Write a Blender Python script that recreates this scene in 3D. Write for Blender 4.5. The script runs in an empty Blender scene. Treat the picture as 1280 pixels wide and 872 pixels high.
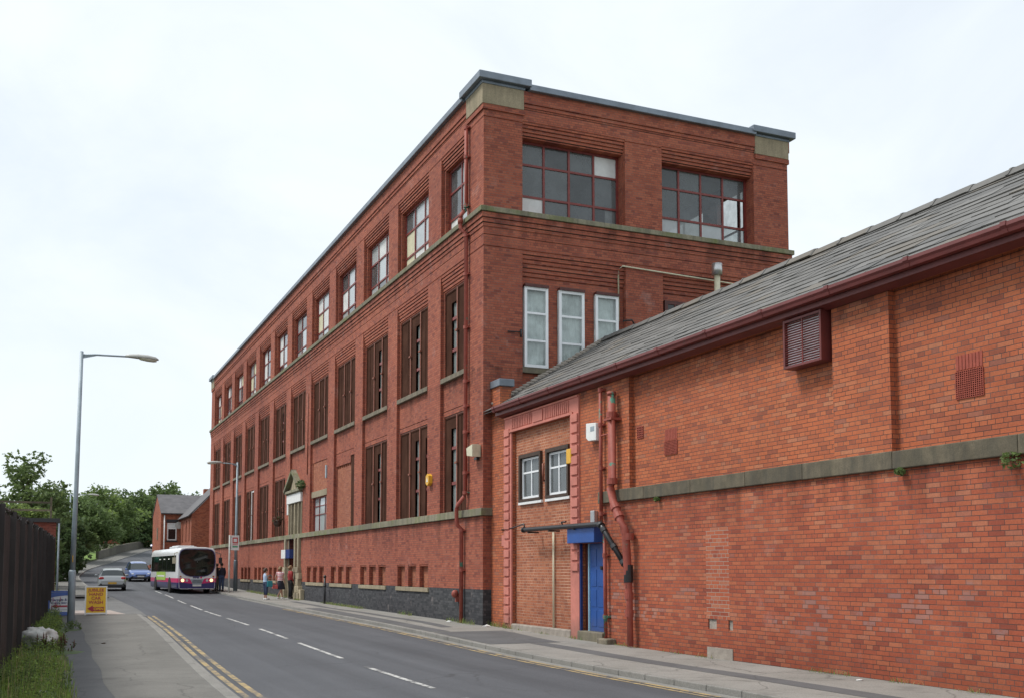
import bpy, bmesh, math, random
from mathutils import Vector, Matrix
R = math.radians
random.seed(7)
sc = bpy.context.scene
col = sc.collection

# ------------------------------------------------------------------ camera
cam = bpy.data.cameras.new('camera')
cam.sensor_width = 36.0
cam.lens = 1340.0 / 1280.0 * 36.0
cam.shift_y = 176.0 / 1280.0
cam.clip_end = 5000
cam_o = bpy.data.objects.new('camera', cam)
cam_o.location = (0, 0, 1.6)
cam_o.rotation_euler = (R(90 + 4.26), 0, R(-23.63))
col.objects.link(cam_o)
sc.camera = cam_o

# ------------------------------------------------------------------ sky, sun, exposure
SUN = Vector((-0.52, 0.25, 0.85)).normalized()      # towards the sun: high, left of the street and beyond the mill
w = bpy.data.worlds.new('World')
sc.world = w
w.use_nodes = True
nt = w.node_tree
nt.nodes.clear()
out = nt.nodes.new('ShaderNodeOutputWorld')
sky = nt.nodes.new('ShaderNodeTexSky')
sky.sky_type = 'NISHITA'
sky.sun_disc = False
sky.sun_elevation = math.asin(SUN.z)
sky.sun_rotation = math.atan2(SUN.x, SUN.y)
bg1 = nt.nodes.new('ShaderNodeBackground')
bg1.inputs['Strength'].default_value = 0.12
nt.links.new(sky.outputs[0], bg1.inputs[0])
tc = nt.nodes.new('ShaderNodeTexCoord')
mp = nt.nodes.new('ShaderNodeMapping')
mp.inputs['Scale'].default_value = (1.0, 1.0, 2.0)
mp.inputs['Location'].default_value = (0.3, 0.1, 0.0)
nt.links.new(tc.outputs['Generated'], mp.inputs[0])
nz = nt.nodes.new('ShaderNodeTexNoise')
nz.inputs['Scale'].default_value = 2.6
nz.inputs['Detail'].default_value = 8
nz.inputs['Roughness'].default_value = 0.55
nz.inputs['Distortion'].default_value = 0.6
nt.links.new(mp.outputs[0], nz.inputs['Vector'])
rp = nt.nodes.new('ShaderNodeValToRGB')
rp.color_ramp.elements[0].position = 0.30
rp.color_ramp.elements[0].color = (0.76, 0.76, 0.76, 1)
rp.color_ramp.elements[1].position = 0.60
rp.color_ramp.elements[1].color = (1, 1, 1, 1)
nt.links.new(nz.outputs['Fac'], rp.inputs[0])
bg2 = nt.nodes.new('ShaderNodeBackground')
bg2.inputs['Color'].default_value = (0.885, 0.95, 1.0, 1)
bg2.inputs['Strength'].default_value = 0.87
mix = nt.nodes.new('ShaderNodeMixShader')
nt.links.new(rp.outputs[0], mix.inputs[0])
nt.links.new(bg1.outputs[0], mix.inputs[1])
nt.links.new(bg2.outputs[0], mix.inputs[2])
nt.links.new(mix.outputs[0], out.inputs[0])

sl = bpy.data.lights.new('sun', 'SUN')
sl.energy = 2.3
sl.angle = R(15)
sl.color = (1.0, 0.96, 0.90)
so = bpy.data.objects.new('sun', sl)
so.rotation_euler = SUN.to_track_quat('Z', 'Y').to_euler()
so.location = (-20, 20, 40)
col.objects.link(so)

sc.view_settings.view_transform = 'Standard'
sc.view_settings.look = 'None'
sc.view_settings.gamma = 1
sc.view_settings.use_curve_mapping = False
sc.view_settings.exposure = 0.32

# ------------------------------------------------------------------ helpers
ORG = {}

class MB:
    """collects faces, then links them as ONE mesh object"""
    def __init__(self):
        self.v = []; self.f = []; self.m = []; self.s = []
    def poly(self, pts, m=0, s=False):
        b = len(self.v)
        self.v += [tuple(p) for p in pts]
        self.f.append(tuple(range(b, b + len(pts))))
        self.m.append(m); self.s.append(s)
    def box(self, x0, x1, y0, y1, z0, z1, m=0):
        b = len(self.v)
        self.v += [(x, y, z) for z in (z0, z1) for y in (y0, y1) for x in (x0, x1)]
        for q in ((0, 2, 3, 1), (4, 5, 7, 6), (0, 1, 5, 4), (2, 6, 7, 3), (0, 4, 6, 2), (1, 3, 7, 5)):
            self.f.append(tuple(b + i for i in q)); self.m.append(m); self.s.append(False)
    def obox(self, c, ax, ay, az, m=0):
        """oriented box: centre and three half-axis vectors"""
        c, ax, ay, az = Vector(c), Vector(ax), Vector(ay), Vector(az)
        b = len(self.v)
        for k in (-1, 1):
            for j in (-1, 1):
                for i in (-1, 1):
                    self.v.append(tuple(c + ax * i + ay * j + az * k))
        for q in ((0, 2, 3, 1), (4, 5, 7, 6), (0, 1, 5, 4), (2, 6, 7, 3), (0, 4, 6, 2), (1, 3, 7, 5)):
            self.f.append(tuple(b + i for i in q)); self.m.append(m); self.s.append(False)
    def rings(self, rings, m=0, s=True, caps=True, mf=None, close=True):
        b = len(self.v); n = len(rings[0])
        for r in rings: self.v += [tuple(p) for p in r]
        for i in range(len(rings) - 1):
            for j in range(n if close else n - 1):
                k = (j + 1) % n
                self.f.append((b + i*n + j, b + i*n + k, b + (i+1)*n + k, b + (i+1)*n + j))
                self.m.append(mf(i, j) if mf else m); self.s.append(s)
        if caps:
            self.f.append(tuple(b + j for j in reversed(range(n)))); self.m.append(mf(-1, 0) if mf else m); self.s.append(False)
            self.f.append(tuple(b + (len(rings)-1)*n + j for j in range(n))); self.m.append(mf(-2, 0) if mf else m); self.s.append(False)
    def tube(self, pts, r, seg=10, m=0, s=True):
        """tube along a polyline; r is a number or one per point"""
        pts = [Vector(p) for p in pts]
        rs = r if isinstance(r, (list, tuple)) else [r] * len(pts)
        rr = []
        for i, p in enumerate(pts):
            d = (pts[min(i+1, len(pts)-1)] - pts[max(i-1, 0)]).normalized()
            a = Vector((0, 0, 1)) if abs(d.z) < 0.9 else Vector((1, 0, 0))
            u = d.cross(a).normalized(); v = d.cross(u).normalized()
            rr.append([p + (u * math.cos(2*math.pi*j/seg) + v * math.sin(2*math.pi*j/seg)) * rs[i] for j in range(seg)])
        self.rings(rr, m, s)
    def ball(self, c, r, seg=10, m=0, jit=0.0):
        rx, ry, rz = r if isinstance(r, (list, tuple)) else (r, r, r)
        rr = []
        for i in range(1, seg):
            t = math.pi * i / seg
            rr.append([(c[0] + rx*math.sin(t)*math.cos(2*math.pi*j/seg)*(1+random.uniform(-jit, jit)),
                        c[1] + ry*math.sin(t)*math.sin(2*math.pi*j/seg)*(1+random.uniform(-jit, jit)),
                        c[2] - rz*math.cos(t)*(1+random.uniform(-jit, jit))) for j in range(seg)])
        self.rings(rr, m, True)
    def prism(self, poly, axis, a, b, m=0):
        """extrude a 2-D polygon along an axis from a to b"""
        def P(p, t):
            return {'x': (t, p[0], p[1]), 'y': (p[0], t, p[1]), 'z': (p[0], p[1], t)}[axis]
        self.rings([[P(p, a) for p in poly], [P(p, b) for p in poly]], m, False)
    def build(self, name, mats, parent=None, local=False, bevel=0.0):
        o0 = Vector((0, 0, 0)) if (parent is None or local) else ORG[parent.name]
        me = bpy.data.meshes.new(name)
        me.from_pydata([(p[0]-o0.x, p[1]-o0.y, p[2]-o0.z) for p in self.v], [], self.f)
        for q in (mats if isinstance(mats, (list, tuple)) else [mats]): me.materials.append(q)
        me.polygons.foreach_set('material_index', self.m)
        me.polygons.foreach_set('use_smooth', self.s)
        me.update()
        o = bpy.data.objects.new(name, me)
        col.objects.link(o)
        if parent is not None:
            o.parent = parent
            ORG[o.name] = o0
        if bevel:
            b = o.modifiers.new('bevel', 'BEVEL'); b.width = bevel; b.segments = 2; b.limit_method = 'ANGLE'
        return o

def tag(o, label=None, cat=None, group=None, kind=None):
    if label: o['label'] = label
    if cat: o['category'] = cat
    if group: o['group'] = group
    if kind: o['kind'] = kind
    return o

def thing(name, label, cat, loc=(0, 0, 0), rz=0.0, group=None):
    o = bpy.data.objects.new(name, None)
    o.location = loc; o.rotation_euler = (0, 0, rz); o.empty_display_size = 0.3
    col.objects.link(o)
    ORG[o.name] = Vector(loc)
    return tag(o, label, cat, group)

def struct(o):
    o['kind'] = 'structure'
    return o

def copy_tree(o, parent=None):
    c = o.copy(); col.objects.link(c)
    if parent is not None: c.parent = parent
    for ch in list(o.children): copy_tree(ch, c)
    return c

def text(s, size, mat, name, parent, loc, rot, sx=1.0, bold=0.0, extr=0.002, align='CENTER'):
    cu = bpy.data.curves.new(name, 'FONT')
    cu.body = s; cu.size = size; cu.align_x = align; cu.align_y = 'CENTER'; cu.extrude = extr; cu.offset = bold
    ob = bpy.data.objects.new(name, cu); col.objects.link(ob)
    dg = bpy.context.evaluated_depsgraph_get()
    me = bpy.data.meshes.new_from_object(ob.evaluated_get(dg))
    bpy.data.objects.remove(ob)
    me.materials.clear(); me.materials.append(mat)
    o = bpy.data.objects.new(name, me); col.objects.link(o)
    o.location = loc; o.rotation_euler = rot; o.scale = (sx, 1, 1)
    if parent is not None: o.parent = parent
    return o

# ------------------------------------------------------------------ materials
class NT:
    def __init__(self, name):
        self.mat = bpy.data.materials.new(name); self.mat.use_nodes = True
        self.t = self.mat.node_tree; self.t.nodes.clear()
        self.out = self.n('ShaderNodeOutputMaterial')
        self.b = self.n('ShaderNodeBsdfPrincipled')
        self.l(self.b.outputs[0], self.out.inputs[0])
    def n(self, typ, **kw):
        q = self.t.nodes.new(typ)
        for k, v in kw.items():
            if k in q.inputs.keys(): q.inputs[k].default_value = v
            else: setattr(q, k, v)
        return q
    def l(self, a, b): self.t.links.new(a, b)
    def math(self, op, a, b=None, clamp=False):
        q = self.n('ShaderNodeMath', operation=op); q.use_clamp = clamp
        for i, x in enumerate((a, b)):
            if x is None: continue
            if isinstance(x, (int, float)): q.inputs[i].default_value = x
            else: self.l(x, q.inputs[i])
        return q.outputs[0]
    def mixc(self, fac, a, b, blend='MIX'):
        q = self.n('ShaderNodeMix', data_type='RGBA', blend_type=blend)
        q.clamp_factor = True
        for s, x in ((q.inputs[0], fac), (q.inputs[6], a), (q.inputs[7], b)):
            if isinstance(x, (int, float)): s.default_value = x
            elif isinstance(x, (tuple, list)): s.default_value = (x[0], x[1], x[2], 1)
            else: self.l(x, s)
        return q.outputs[2]
    def ramp(self, x, stops, interp='LINEAR'):
        q = self.n('ShaderNodeValToRGB'); cr = q.color_ramp; cr.interpolation = interp
        while len(cr.elements) > 1: cr.elements.remove(cr.elements[-1])
        first = True
        for p, c in stops:
            if isinstance(c, (int, float)): c = (c, c, c)
            e = cr.elements[0] if first else cr.elements.new(p)
            e.position = p; e.color = (c[0], c[1], c[2], 1); first = False
        self.l(x, q.inputs[0])
        return q.outputs[0]
    def noise(self, vec, scale, detail=4, rough=0.55, dist=0.0):
        q = self.n('ShaderNodeTexNoise')
        q.inputs['Scale'].default_value = scale; q.inputs['Detail'].default_value = detail
        q.inputs['Roughness'].default_value = rough; q.inputs['Distortion'].default_value = dist
        if vec is not None: self.l(vec, q.inputs['Vector'])
        return q.outputs['Fac']
    def pos(self): return self.n('ShaderNodeNewGeometry').outputs['Position']
    def bump(self, h, strength=0.3, dist=0.01):
        q = self.n('ShaderNodeBump'); q.inputs['Strength'].default_value = strength; q.inputs['Distance'].default_value = dist
        self.l(h, q.inputs['Height']); self.l(q.outputs[0], self.b.inputs['Normal'])

def plain(name, c, rough=0.6, metal=0.0, var=0.15, scale=6.0, bump=0.0, coat=0.0, objc=False, spec=None):
    """one base colour with a little blotchy variation and wear"""
    t = NT(name)
    v = t.n('ShaderNodeTexCoord').outputs['Object'] if objc else t.pos()
    n = t.noise(v, scale, 5)
    f = t.ramp(n, [(0.3, 1 - var), (0.7, 1 + var * 0.6)])
    t.l(t.mixc(1.0, c, f, 'MULTIPLY'), t.b.inputs['Base Color'])
    t.b.inputs['Roughness'].default_value = rough; t.b.inputs['Metallic'].default_value = metal
    if coat: t.b.inputs['Coat Weight'].default_value = coat; t.b.inputs['Coat Roughness'].default_value = 0.08
    if spec is not None: t.b.inputs['Specular IOR Level'].default_value = spec
    if bump: t.bump(t.noise(v, scale * 6, 3), bump, 0.02)
    return t.mat

def wallcoords(t, sx=1.0):
    """u along the wall, v up, for walls facing X or Y (real metres)"""
    g = t.n('ShaderNodeNewGeometry')
    sp = t.n('ShaderNodeSeparateXYZ'); t.l(g.outputs['Position'], sp.inputs[0])
    sn = t.n('ShaderNodeSeparateXYZ'); t.l(g.outputs['True Normal'], sn.inputs[0])
    ax = t.math('ABSOLUTE', sn.outputs[0])
    isx = t.math('GREATER_THAN', ax, 0.6)
    q = t.n('ShaderNodeMix', data_type='FLOAT')
    t.l(isx, q.inputs[0]); t.l(sp.outputs[0], q.inputs[2]); t.l(sp.outputs[1], q.inputs[3])
    cb = t.n('ShaderNodeCombineXYZ'); t.l(q.outputs[0], cb.inputs[0]); t.l(sp.outputs[2], cb.inputs[1])
    return cb.outputs[0], q.outputs[0], sp.outputs[2], g.outputs['Position']

def brickmat(name, pal, mortar, bw=0.235, bh=0.077, ms=0.010, soot=0.3, sootcol=(0.30, 0.22, 0.20), pale=0.0, palecol=(0.42, 0.34, 0.36),
             tint=None, bumps=0.5, sq=4, eff=0.0, zpale=2.6, mottle=0.16, ledges=None, repoint=None):
    t = NT(name)
    uv, u, z, P = wallcoords(t)
    wob = t.n('ShaderNodeTexNoise'); wob.inputs['Scale'].default_value = 1.3; t.l(P, wob.inputs['Vector'])
    b = t.n('ShaderNodeTexBrick', offset=0.5, offset_frequency=2, squash=0.5, squash_frequency=sq)
    b.inputs['Color1'].default_value = (0, 0, 0, 1); b.inputs['Color2'].default_value = (1, 1, 1, 1); b.inputs['Mortar'].default_value = (0.5, 0.5, 0.5, 1)
    b.inputs['Scale'].default_value = 1.0; b.inputs['Mortar Size'].default_value = ms / 2; b.inputs['Mortar Smooth'].default_value = 0.25
    b.inputs['Bias'].default_value = 0.0; b.inputs['Brick Width'].default_value = bw; b.inputs['Row Height'].default_value = bh
    t.l(uv, b.inputs['Vector'])
    c = t.ramp(b.outputs['Color'], pal)
    fine = t.noise(P, 38.0, 4, 0.7)
    c = t.mixc(1.0, c, t.ramp(fine, [(0.25, 1 - mottle * 1.5), (0.75, 1 + mottle)]), 'MULTIPLY')
    if pale:
        # spalled bricks that have lost their face, in drifts low on the wall
        drift = t.noise(uv, 0.55, 5, 0.6)
        low = t.ramp(z, [(0.0, 0.5), (0.2, 1.0), (zpale / 5.0, 0.0)])
        zz = t.math('DIVIDE', z, 5.0)
        low = t.ramp(zz, [(0.0, 0.30), (0.10, 0.95), (0.24, 1.0), (0.44, 0.0)])
        k = t.math('MULTIPLY', t.math('MULTIPLY', drift, low), 1.0)
        pick = t.math('ADD', t.math('MULTIPLY', b.outputs['Color'], 0.5), t.math('MULTIPLY', t.noise(uv, 9.0, 5, 0.75), 0.8))
        on = t.ramp(t.math('MULTIPLY', k, pick), [(0.40, 0.0), (0.46, 1.0)])
        c = t.mixc(t.math('MULTIPLY', on, pale), c, palecol)
    sn = t.noise(P, 0.45, 6, 0.62, 0.4)
    st = t.n('ShaderNodeMapping'); st.inputs['Scale'].default_value = (2.6, 2.6, 0.22); t.l(P, st.inputs[0])
    streak = t.noise(st.outputs[0], 1.0, 5, 0.6)
    s = t.math('MULTIPLY', t.ramp(sn, [(0.38, 0.0), (0.72, 1.0)]), t.ramp(streak, [(0.3, 0.35), (0.7, 1.0)]))
    c = t.mixc(t.math('MULTIPLY', s, soot), c, t.mixc(1.0, c, sootcol, 'MULTIPLY'))
    mo = t.mixc(t.ramp(t.noise(P, 0.9, 6, 0.7), [(0.42, 0.0), (0.66, 1.0)]), mortar, tuple(min(1, x * 2.3) for x in mortar))
    c = t.mixc(b.outputs['Fac'], c, mo)
    # broad drift of firing colour, damp and grime at the foot, run-off under ledges
    c = t.mixc(1.0, c, t.ramp(t.noise(P, 0.22, 3, 0.5), [(0.32, (0.86, 0.84, 0.86)), (0.68, (1.08, 1.10, 1.06))]), 'MULTIPLY')
    ft = t.math('MULTIPLY', t.ramp(t.math('ADD', t.math('MULTIPLY', z, 0.5), t.math('MULTIPLY', t.noise(P, 1.3, 5, 0.7), 0.55)), [(0.22, 1.0), (0.62, 0.0)]), 0.55)
    c = t.mixc(ft, c, t.mixc(1.0, c, (0.52, 0.50, 0.52), 'MULTIPLY'))
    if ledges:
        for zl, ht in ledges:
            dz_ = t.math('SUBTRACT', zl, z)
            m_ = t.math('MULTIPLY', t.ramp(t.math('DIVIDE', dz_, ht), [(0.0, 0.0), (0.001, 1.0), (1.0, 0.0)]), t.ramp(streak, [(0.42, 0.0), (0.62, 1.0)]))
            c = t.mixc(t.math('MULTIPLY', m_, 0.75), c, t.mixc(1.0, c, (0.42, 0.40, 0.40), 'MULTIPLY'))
    if repoint:
        y0, y1, z0, z1 = repoint
        inn = t.math('MULTIPLY', t.math('MULTIPLY', t.math('GREATER_THAN', u, y0), t.math('LESS_THAN', u, y1)), t.math('MULTIPLY', t.math('GREATER_THAN', z, z0), t.math('LESS_THAN', z, z1)))
        c = t.mixc(t.math('MULTIPLY', t.math('MULTIPLY', inn, b.outputs['Fac']), 0.8), c, (0.40, 0.36, 0.30))
    if eff:
        # lime bloom washed out of the joints
        e = t.ramp(t.noise(P, 1.1, 6, 0.7), [(0.60, 0.0), (0.75, 1.0)])
        c = t.mixc(t.math('MULTIPLY', e, eff), c, (0.55, 0.46, 0.43))
    t.l(c, t.b.inputs['Base Color'])
    t.b.inputs['Roughness'].default_value = 0.82
    t.b.inputs['Specular IOR Level'].default_value = 0.3
    h = t.math('SUBTRACT', t.math('MULTIPLY', fine, 0.25), b.outputs['Fac'])
    t.bump(h, bumps, 0.006)
    return t.mat

M = {}
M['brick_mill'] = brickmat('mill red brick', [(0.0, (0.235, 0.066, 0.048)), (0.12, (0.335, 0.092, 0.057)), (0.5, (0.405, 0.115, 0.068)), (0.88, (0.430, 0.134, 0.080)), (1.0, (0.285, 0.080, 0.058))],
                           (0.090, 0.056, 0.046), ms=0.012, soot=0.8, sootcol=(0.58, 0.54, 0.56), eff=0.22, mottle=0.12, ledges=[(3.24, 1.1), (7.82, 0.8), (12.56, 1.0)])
M['brick_orange'] = brickmat('workshop orange brick', [(0.0, (0.31, 0.095, 0.055)), (0.08, (0.41, 0.120, 0.060)), (0.5, (0.50, 0.138, 0.060)), (0.88, (0.525, 0.162, 0.073)), (0.96, (0.50, 0.19, 0.10)), (1.0, (0.33, 0.12, 0.08))],
                             (0.060, 0.042, 0.038), bw=0.29, ms=0.012, soot=0.55, sootcol=(0.55, 0.5, 0.52), pale=0.0, ledges=[(6.1, 0.5)])
M['brick_low'] = brickmat('workshop lower wall brick', [(0.0, (0.30, 0.078, 0.048)), (0.10, (0.40, 0.100, 0.053)), (0.5, (0.465, 0.122, 0.060)), (0.85, (0.495, 0.150, 0.074)), (0.95, (0.51, 0.19, 0.105)), (1.0, (0.35, 0.12, 0.085))],
                          (0.070, 0.050, 0.045), bw=0.29, ms=0.012, soot=0.6, sootcol=(0.62, 0.54, 0.54), pale=0.5, palecol=(0.33, 0.22, 0.21), eff=0.16, ledges=[(3.21, 0.9)], repoint=(17.65, 18.45, 0.62, 2.45))
M['brick_infill'] = brickmat('infill buff brick', [(0.0, (0.31, 0.10, 0.055)), (0.5, (0.43, 0.142, 0.072)), (1.0, (0.48, 0.18, 0.095))],
                             (0.33, 0.23, 0.17), soot=0.25, sq=2, ms=0.012)
M['brick_bricked'] = brickmat('bricked up opening', [(0.0, (0.30, 0.095, 0.055)), (0.5, (0.38, 0.125, 0.068)), (1.0, (0.44, 0.165, 0.09))], (0.16, 0.11, 0.09), soot=0.2, sq=3)
M['brick_blue'] = brickmat('blue engineering brick', [(0.0, (0.038, 0.040, 0.046)), (0.5, (0.062, 0.064, 0.072)), (1.0, (0.092, 0.092, 0.100))],
                           (0.030, 0.030, 0.032), soot=0.2, eff=0.35)
M['brick_house'] = brickmat('house brick', [(0.0, (0.25, 0.070, 0.042)), (0.5, (0.36, 0.105, 0.055)), (1.0, (0.42, 0.14, 0.075))], (0.14, 0.09, 0.07), soot=0.25)
M['brick_old'] = brickmat('outbuilding brick', [(0.0, (0.17, 0.045, 0.034)), (0.5, (0.26, 0.065, 0.042)), (1.0, (0.32, 0.09, 0.06))], (0.10, 0.07, 0.06), soot=0.7)

def stonemat(name, c, c2, moss=0.5, mosscol=(0.10, 0.11, 0.05), dirt=0.6):
    t = NT(name); P = t.pos()
    n = t.noise(P, 2.2, 6, 0.65)
    k = t.mixc(t.ramp(n, [(0.3, 0.0), (0.7, 1.0)]), c, c2)
    k = t.mixc(1.0, k, t.ramp(t.noise(P, 45, 3, 0.7), [(0.3, 0.72), (0.7, 1.18)]), 'MULTIPLY')
    k = t.mixc(1.0, k, t.ramp(t.n('ShaderNodeNewGeometry').outputs['Random Per Island'], [(0.0, 0.70), (1.0, 1.30)]), 'MULTIPLY')
    mp_ = t.n('ShaderNodeMapping'); mp_.inputs['Scale'].default_value = (3.5, 3.5, 0.5); t.l(P, mp_.inputs[0])
    d = t.ramp(t.noise(mp_.outputs[0], 1.2, 6, 0.7), [(0.42, 0.0), (0.66, 1.0)])
    k = t.mixc(t.math('MULTIPLY', d, dirt), k, (0.07, 0.065, 0.05))
    g = t.ramp(t.noise(P, 1.4, 6, 0.7), [(0.48, 0.0), (0.68, 1.0)])
    k = t.mixc(t.math('MULTIPLY', g, moss), k, mosscol)
    t.l(k, t.b.inputs['Base Color']); t.b.inputs['Roughness'].default_value = 0.9
    t.bump(t.noise(P, 30, 4, 0.7), 0.5, 0.01)
    return t.mat
M['stone'] = stonemat('weathered sandstone', (0.30, 0.25, 0.18), (0.20, 0.175, 0.135), 0.45)
M['stone_pale'] = stonemat('pale dressed stone', (0.44, 0.37, 0.25), (0.34, 0.28, 0.19), 0.18, dirt=0.35)
M['stone_grey'] = stonemat('grey concrete band', (0.21, 0.175, 0.118), (0.085, 0.072, 0.050), 0.35, (0.070, 0.064, 0.036), 0.75)
M['stone_moss'] = stonemat('mossy stone', (0.28, 0.25, 0.18), (0.20, 0.19, 0.13), 0.85, (0.15, 0.17, 0.06))
M['lead'] = plain('lead coping', (0.20, 0.235, 0.28), 0.45, 0.3, 0.25, 2.0, 0.2)
M['cement'] = plain('cement render', (0.33, 0.29, 0.25), 0.9, 0, 0.25, 5, 0.5)
M['red_paint'] = plain('red window paint', (0.20, 0.032, 0.025), 0.45, 0, 0.3, 7, 0.1)
M['mullion'] = plain('terracotta mullion paint', (0.26, 0.085, 0.050), 0.6, 0, 0.25, 8, 0.2)
M['white_paint'] = plain('white window paint', (0.78, 0.78, 0.77), 0.4, 0, 0.1, 6)
M['grey_pvc'] = plain('pale grey window plastic', (0.82, 0.84, 0.86), 0.35, 0, 0.06, 4)
M['brown_wood'] = plain('dark brown wood', (0.055, 0.030, 0.018), 0.6, 0, 0.3, 12, 0.2)
M['dark_red_wood'] = plain('dark red wood', (0.085, 0.020, 0.016), 0.55, 0, 0.3, 9, 0.2)
M['blue_dark'] = plain('navy paint', (0.012, 0.035, 0.17), 0.4, 0, 0.15, 3)
M['black_plastic'] = plain('black plastic', (0.022, 0.022, 0.024), 0.4, 0, 0.2, 5)
M['black'] = plain('black rubber', (0.012, 0.012, 0.012), 0.85, 0, 0.2, 8)
M['galv'] = plain('galvanised steel', (0.33, 0.39, 0.43), 0.55, 0.15, 0.18, 3, 0.05)
M['galv_dark'] = plain('painted steel post', (0.13, 0.165, 0.19), 0.5, 0.2, 0.2, 3)
M['steel'] = plain('flue steel', (0.55, 0.55, 0.55), 0.35, 0.8, 0.15, 5)
M['lamp_shell'] = plain('lamp head grey', (0.48, 0.48, 0.45), 0.5, 0, 0.15, 6)
M['lamp_glass'] = plain('lamp bowl', (0.60, 0.58, 0.48), 0.15, 0, 0.1, 6)
M['white'] = plain('white plastic', (0.76, 0.76, 0.74), 0.45, 0, 0.08, 5)
M['cream'] = plain('cream plastic', (0.62, 0.58, 0.42), 0.5, 0, 0.15, 8)
M['yellow'] = plain('yellow plastic', (0.78, 0.42, 0.03), 0.45, 0, 0.1, 8)
M['terracotta'] = plain('terracotta air brick', (0.34, 0.075, 0.048), 0.8, 0, 0.2, 10, 0.2)
M['void'] = plain('dark void', (0.008, 0.007, 0.007), 0.9, 0, 0.1, 5)

def worn(name, c, under, rough=0.6, amount=0.62, foot=0.0):
    """old paint: fading, chips down to what lies under it, grime towards the pavement"""
    t = NT(name); P = t.pos()
    k = t.mixc(1.0, c, t.ramp(t.noise(P, 1.7, 6, 0.65), [(0.3, 0.78), (0.7, 1.14)]), 'MULTIPLY')
    ch = t.ramp(t.math('ADD', t.math('MULTIPLY', t.noise(P, 2.2, 4), 0.5), t.math('MULTIPLY', t.noise(P, 21.0, 5, 0.75), 0.5)), [(amount, 0.0), (amount + 0.03, 1.0)])
    k = t.mixc(ch, k, under)
    if foot:
        sp = t.n('ShaderNodeSeparateXYZ'); t.l(P, sp.inputs[0])
        gr = t.ramp(t.math('ADD', sp.outputs[2], t.math('MULTIPLY', t.noise(P, 4.0, 5, 0.7), 0.9)), [(0.35, 1.0), (0.95, 0.0)])
        k = t.mixc(t.math('MULTIPLY', gr, foot), k, (0.10, 0.085, 0.07))
    t.l(k, t.b.inputs['Base Color']); t.b.inputs['Roughness'].default_value = rough
    t.bump(t.noise(P, 18, 4), 0.2, 0.008)
    return t.mat
M['pink'] = worn('pink masonry paint', (0.56, 0.20, 0.155), (0.38, 0.13, 0.085), 0.85, 0.60, 0.5)
M['blue_paint'] = worn('blue gloss paint', (0.020, 0.085, 0.32), (0.10, 0.13, 0.18), 0.42, 0.66, 0.5)
M['gutter_red'] = worn('oxblood gutter paint', (0.150, 0.031, 0.028), (0.10, 0.04, 0.03), 0.5, 0.60)
def pipemat():
    t = NT('red pipe paint flaking to green'); P = t.pos()
    n = t.noise(P, 1.7, 5, 0.65)
    k = t.mixc(t.ramp(t.noise(P, 9, 4), [(0.3, 0.0), (0.7, 1.0)]), (0.36, 0.085, 0.058), (0.27, 0.062, 0.044))
    k = t.mixc(t.ramp(n, [(0.605, 0.0), (0.625, 1.0)]), k, (0.07, 0.21, 0.15))
    ru = t.ramp(t.noise(P, 5.0, 6, 0.75), [(0.60, 0.0), (0.68, 1.0)])
    k = t.mixc(t.math('MULTIPLY', ru, 0.8), k, (0.12, 0.040, 0.022))
    k = t.mixc(t.ramp(t.noise(P, 14.0, 5, 0.8), [(0.66, 0.0), (0.70, 0.7)]), k, (0.42, 0.22, 0.18))
    t.l(k, t.b.inputs['Base Color']); t.b.inputs['Roughness'].default_value = 0.62
    t.bump(t.noise(P, 12, 4), 0.25, 0.01)
    return t.mat
M['pipe'] = pipemat()

def meshmat():
    """fine rusty security mesh over dark glass"""
    t = NT('rusty security mesh'); P = t.pos()
    uv, u, z, _ = wallcoords(t)
    wv = t.n('ShaderNodeTexWave', wave_type='BANDS', bands_direction='X'); wv.inputs['Scale'].default_value = 5.0; wv.inputs['Distortion'].default_value = 0.4
    t.l(uv, wv.inputs['Vector'])
    k = t.mixc(wv.outputs['Fac'], (0.034, 0.017, 0.012), (0.085, 0.040, 0.028))
    k = t.mixc(t.ramp(t.noise(P, 1.6, 5), [(0.4, 0.0), (0.75, 0.8)]), k, (0.105, 0.050, 0.034))
    t.l(k, t.b.inputs['Base Color']); t.b.inputs['Roughness'].default_value = 0.9; t.b.inputs['Specular IOR Level'].default_value = 0.03
    return t.mat
M['mesh'] = meshmat()

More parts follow.
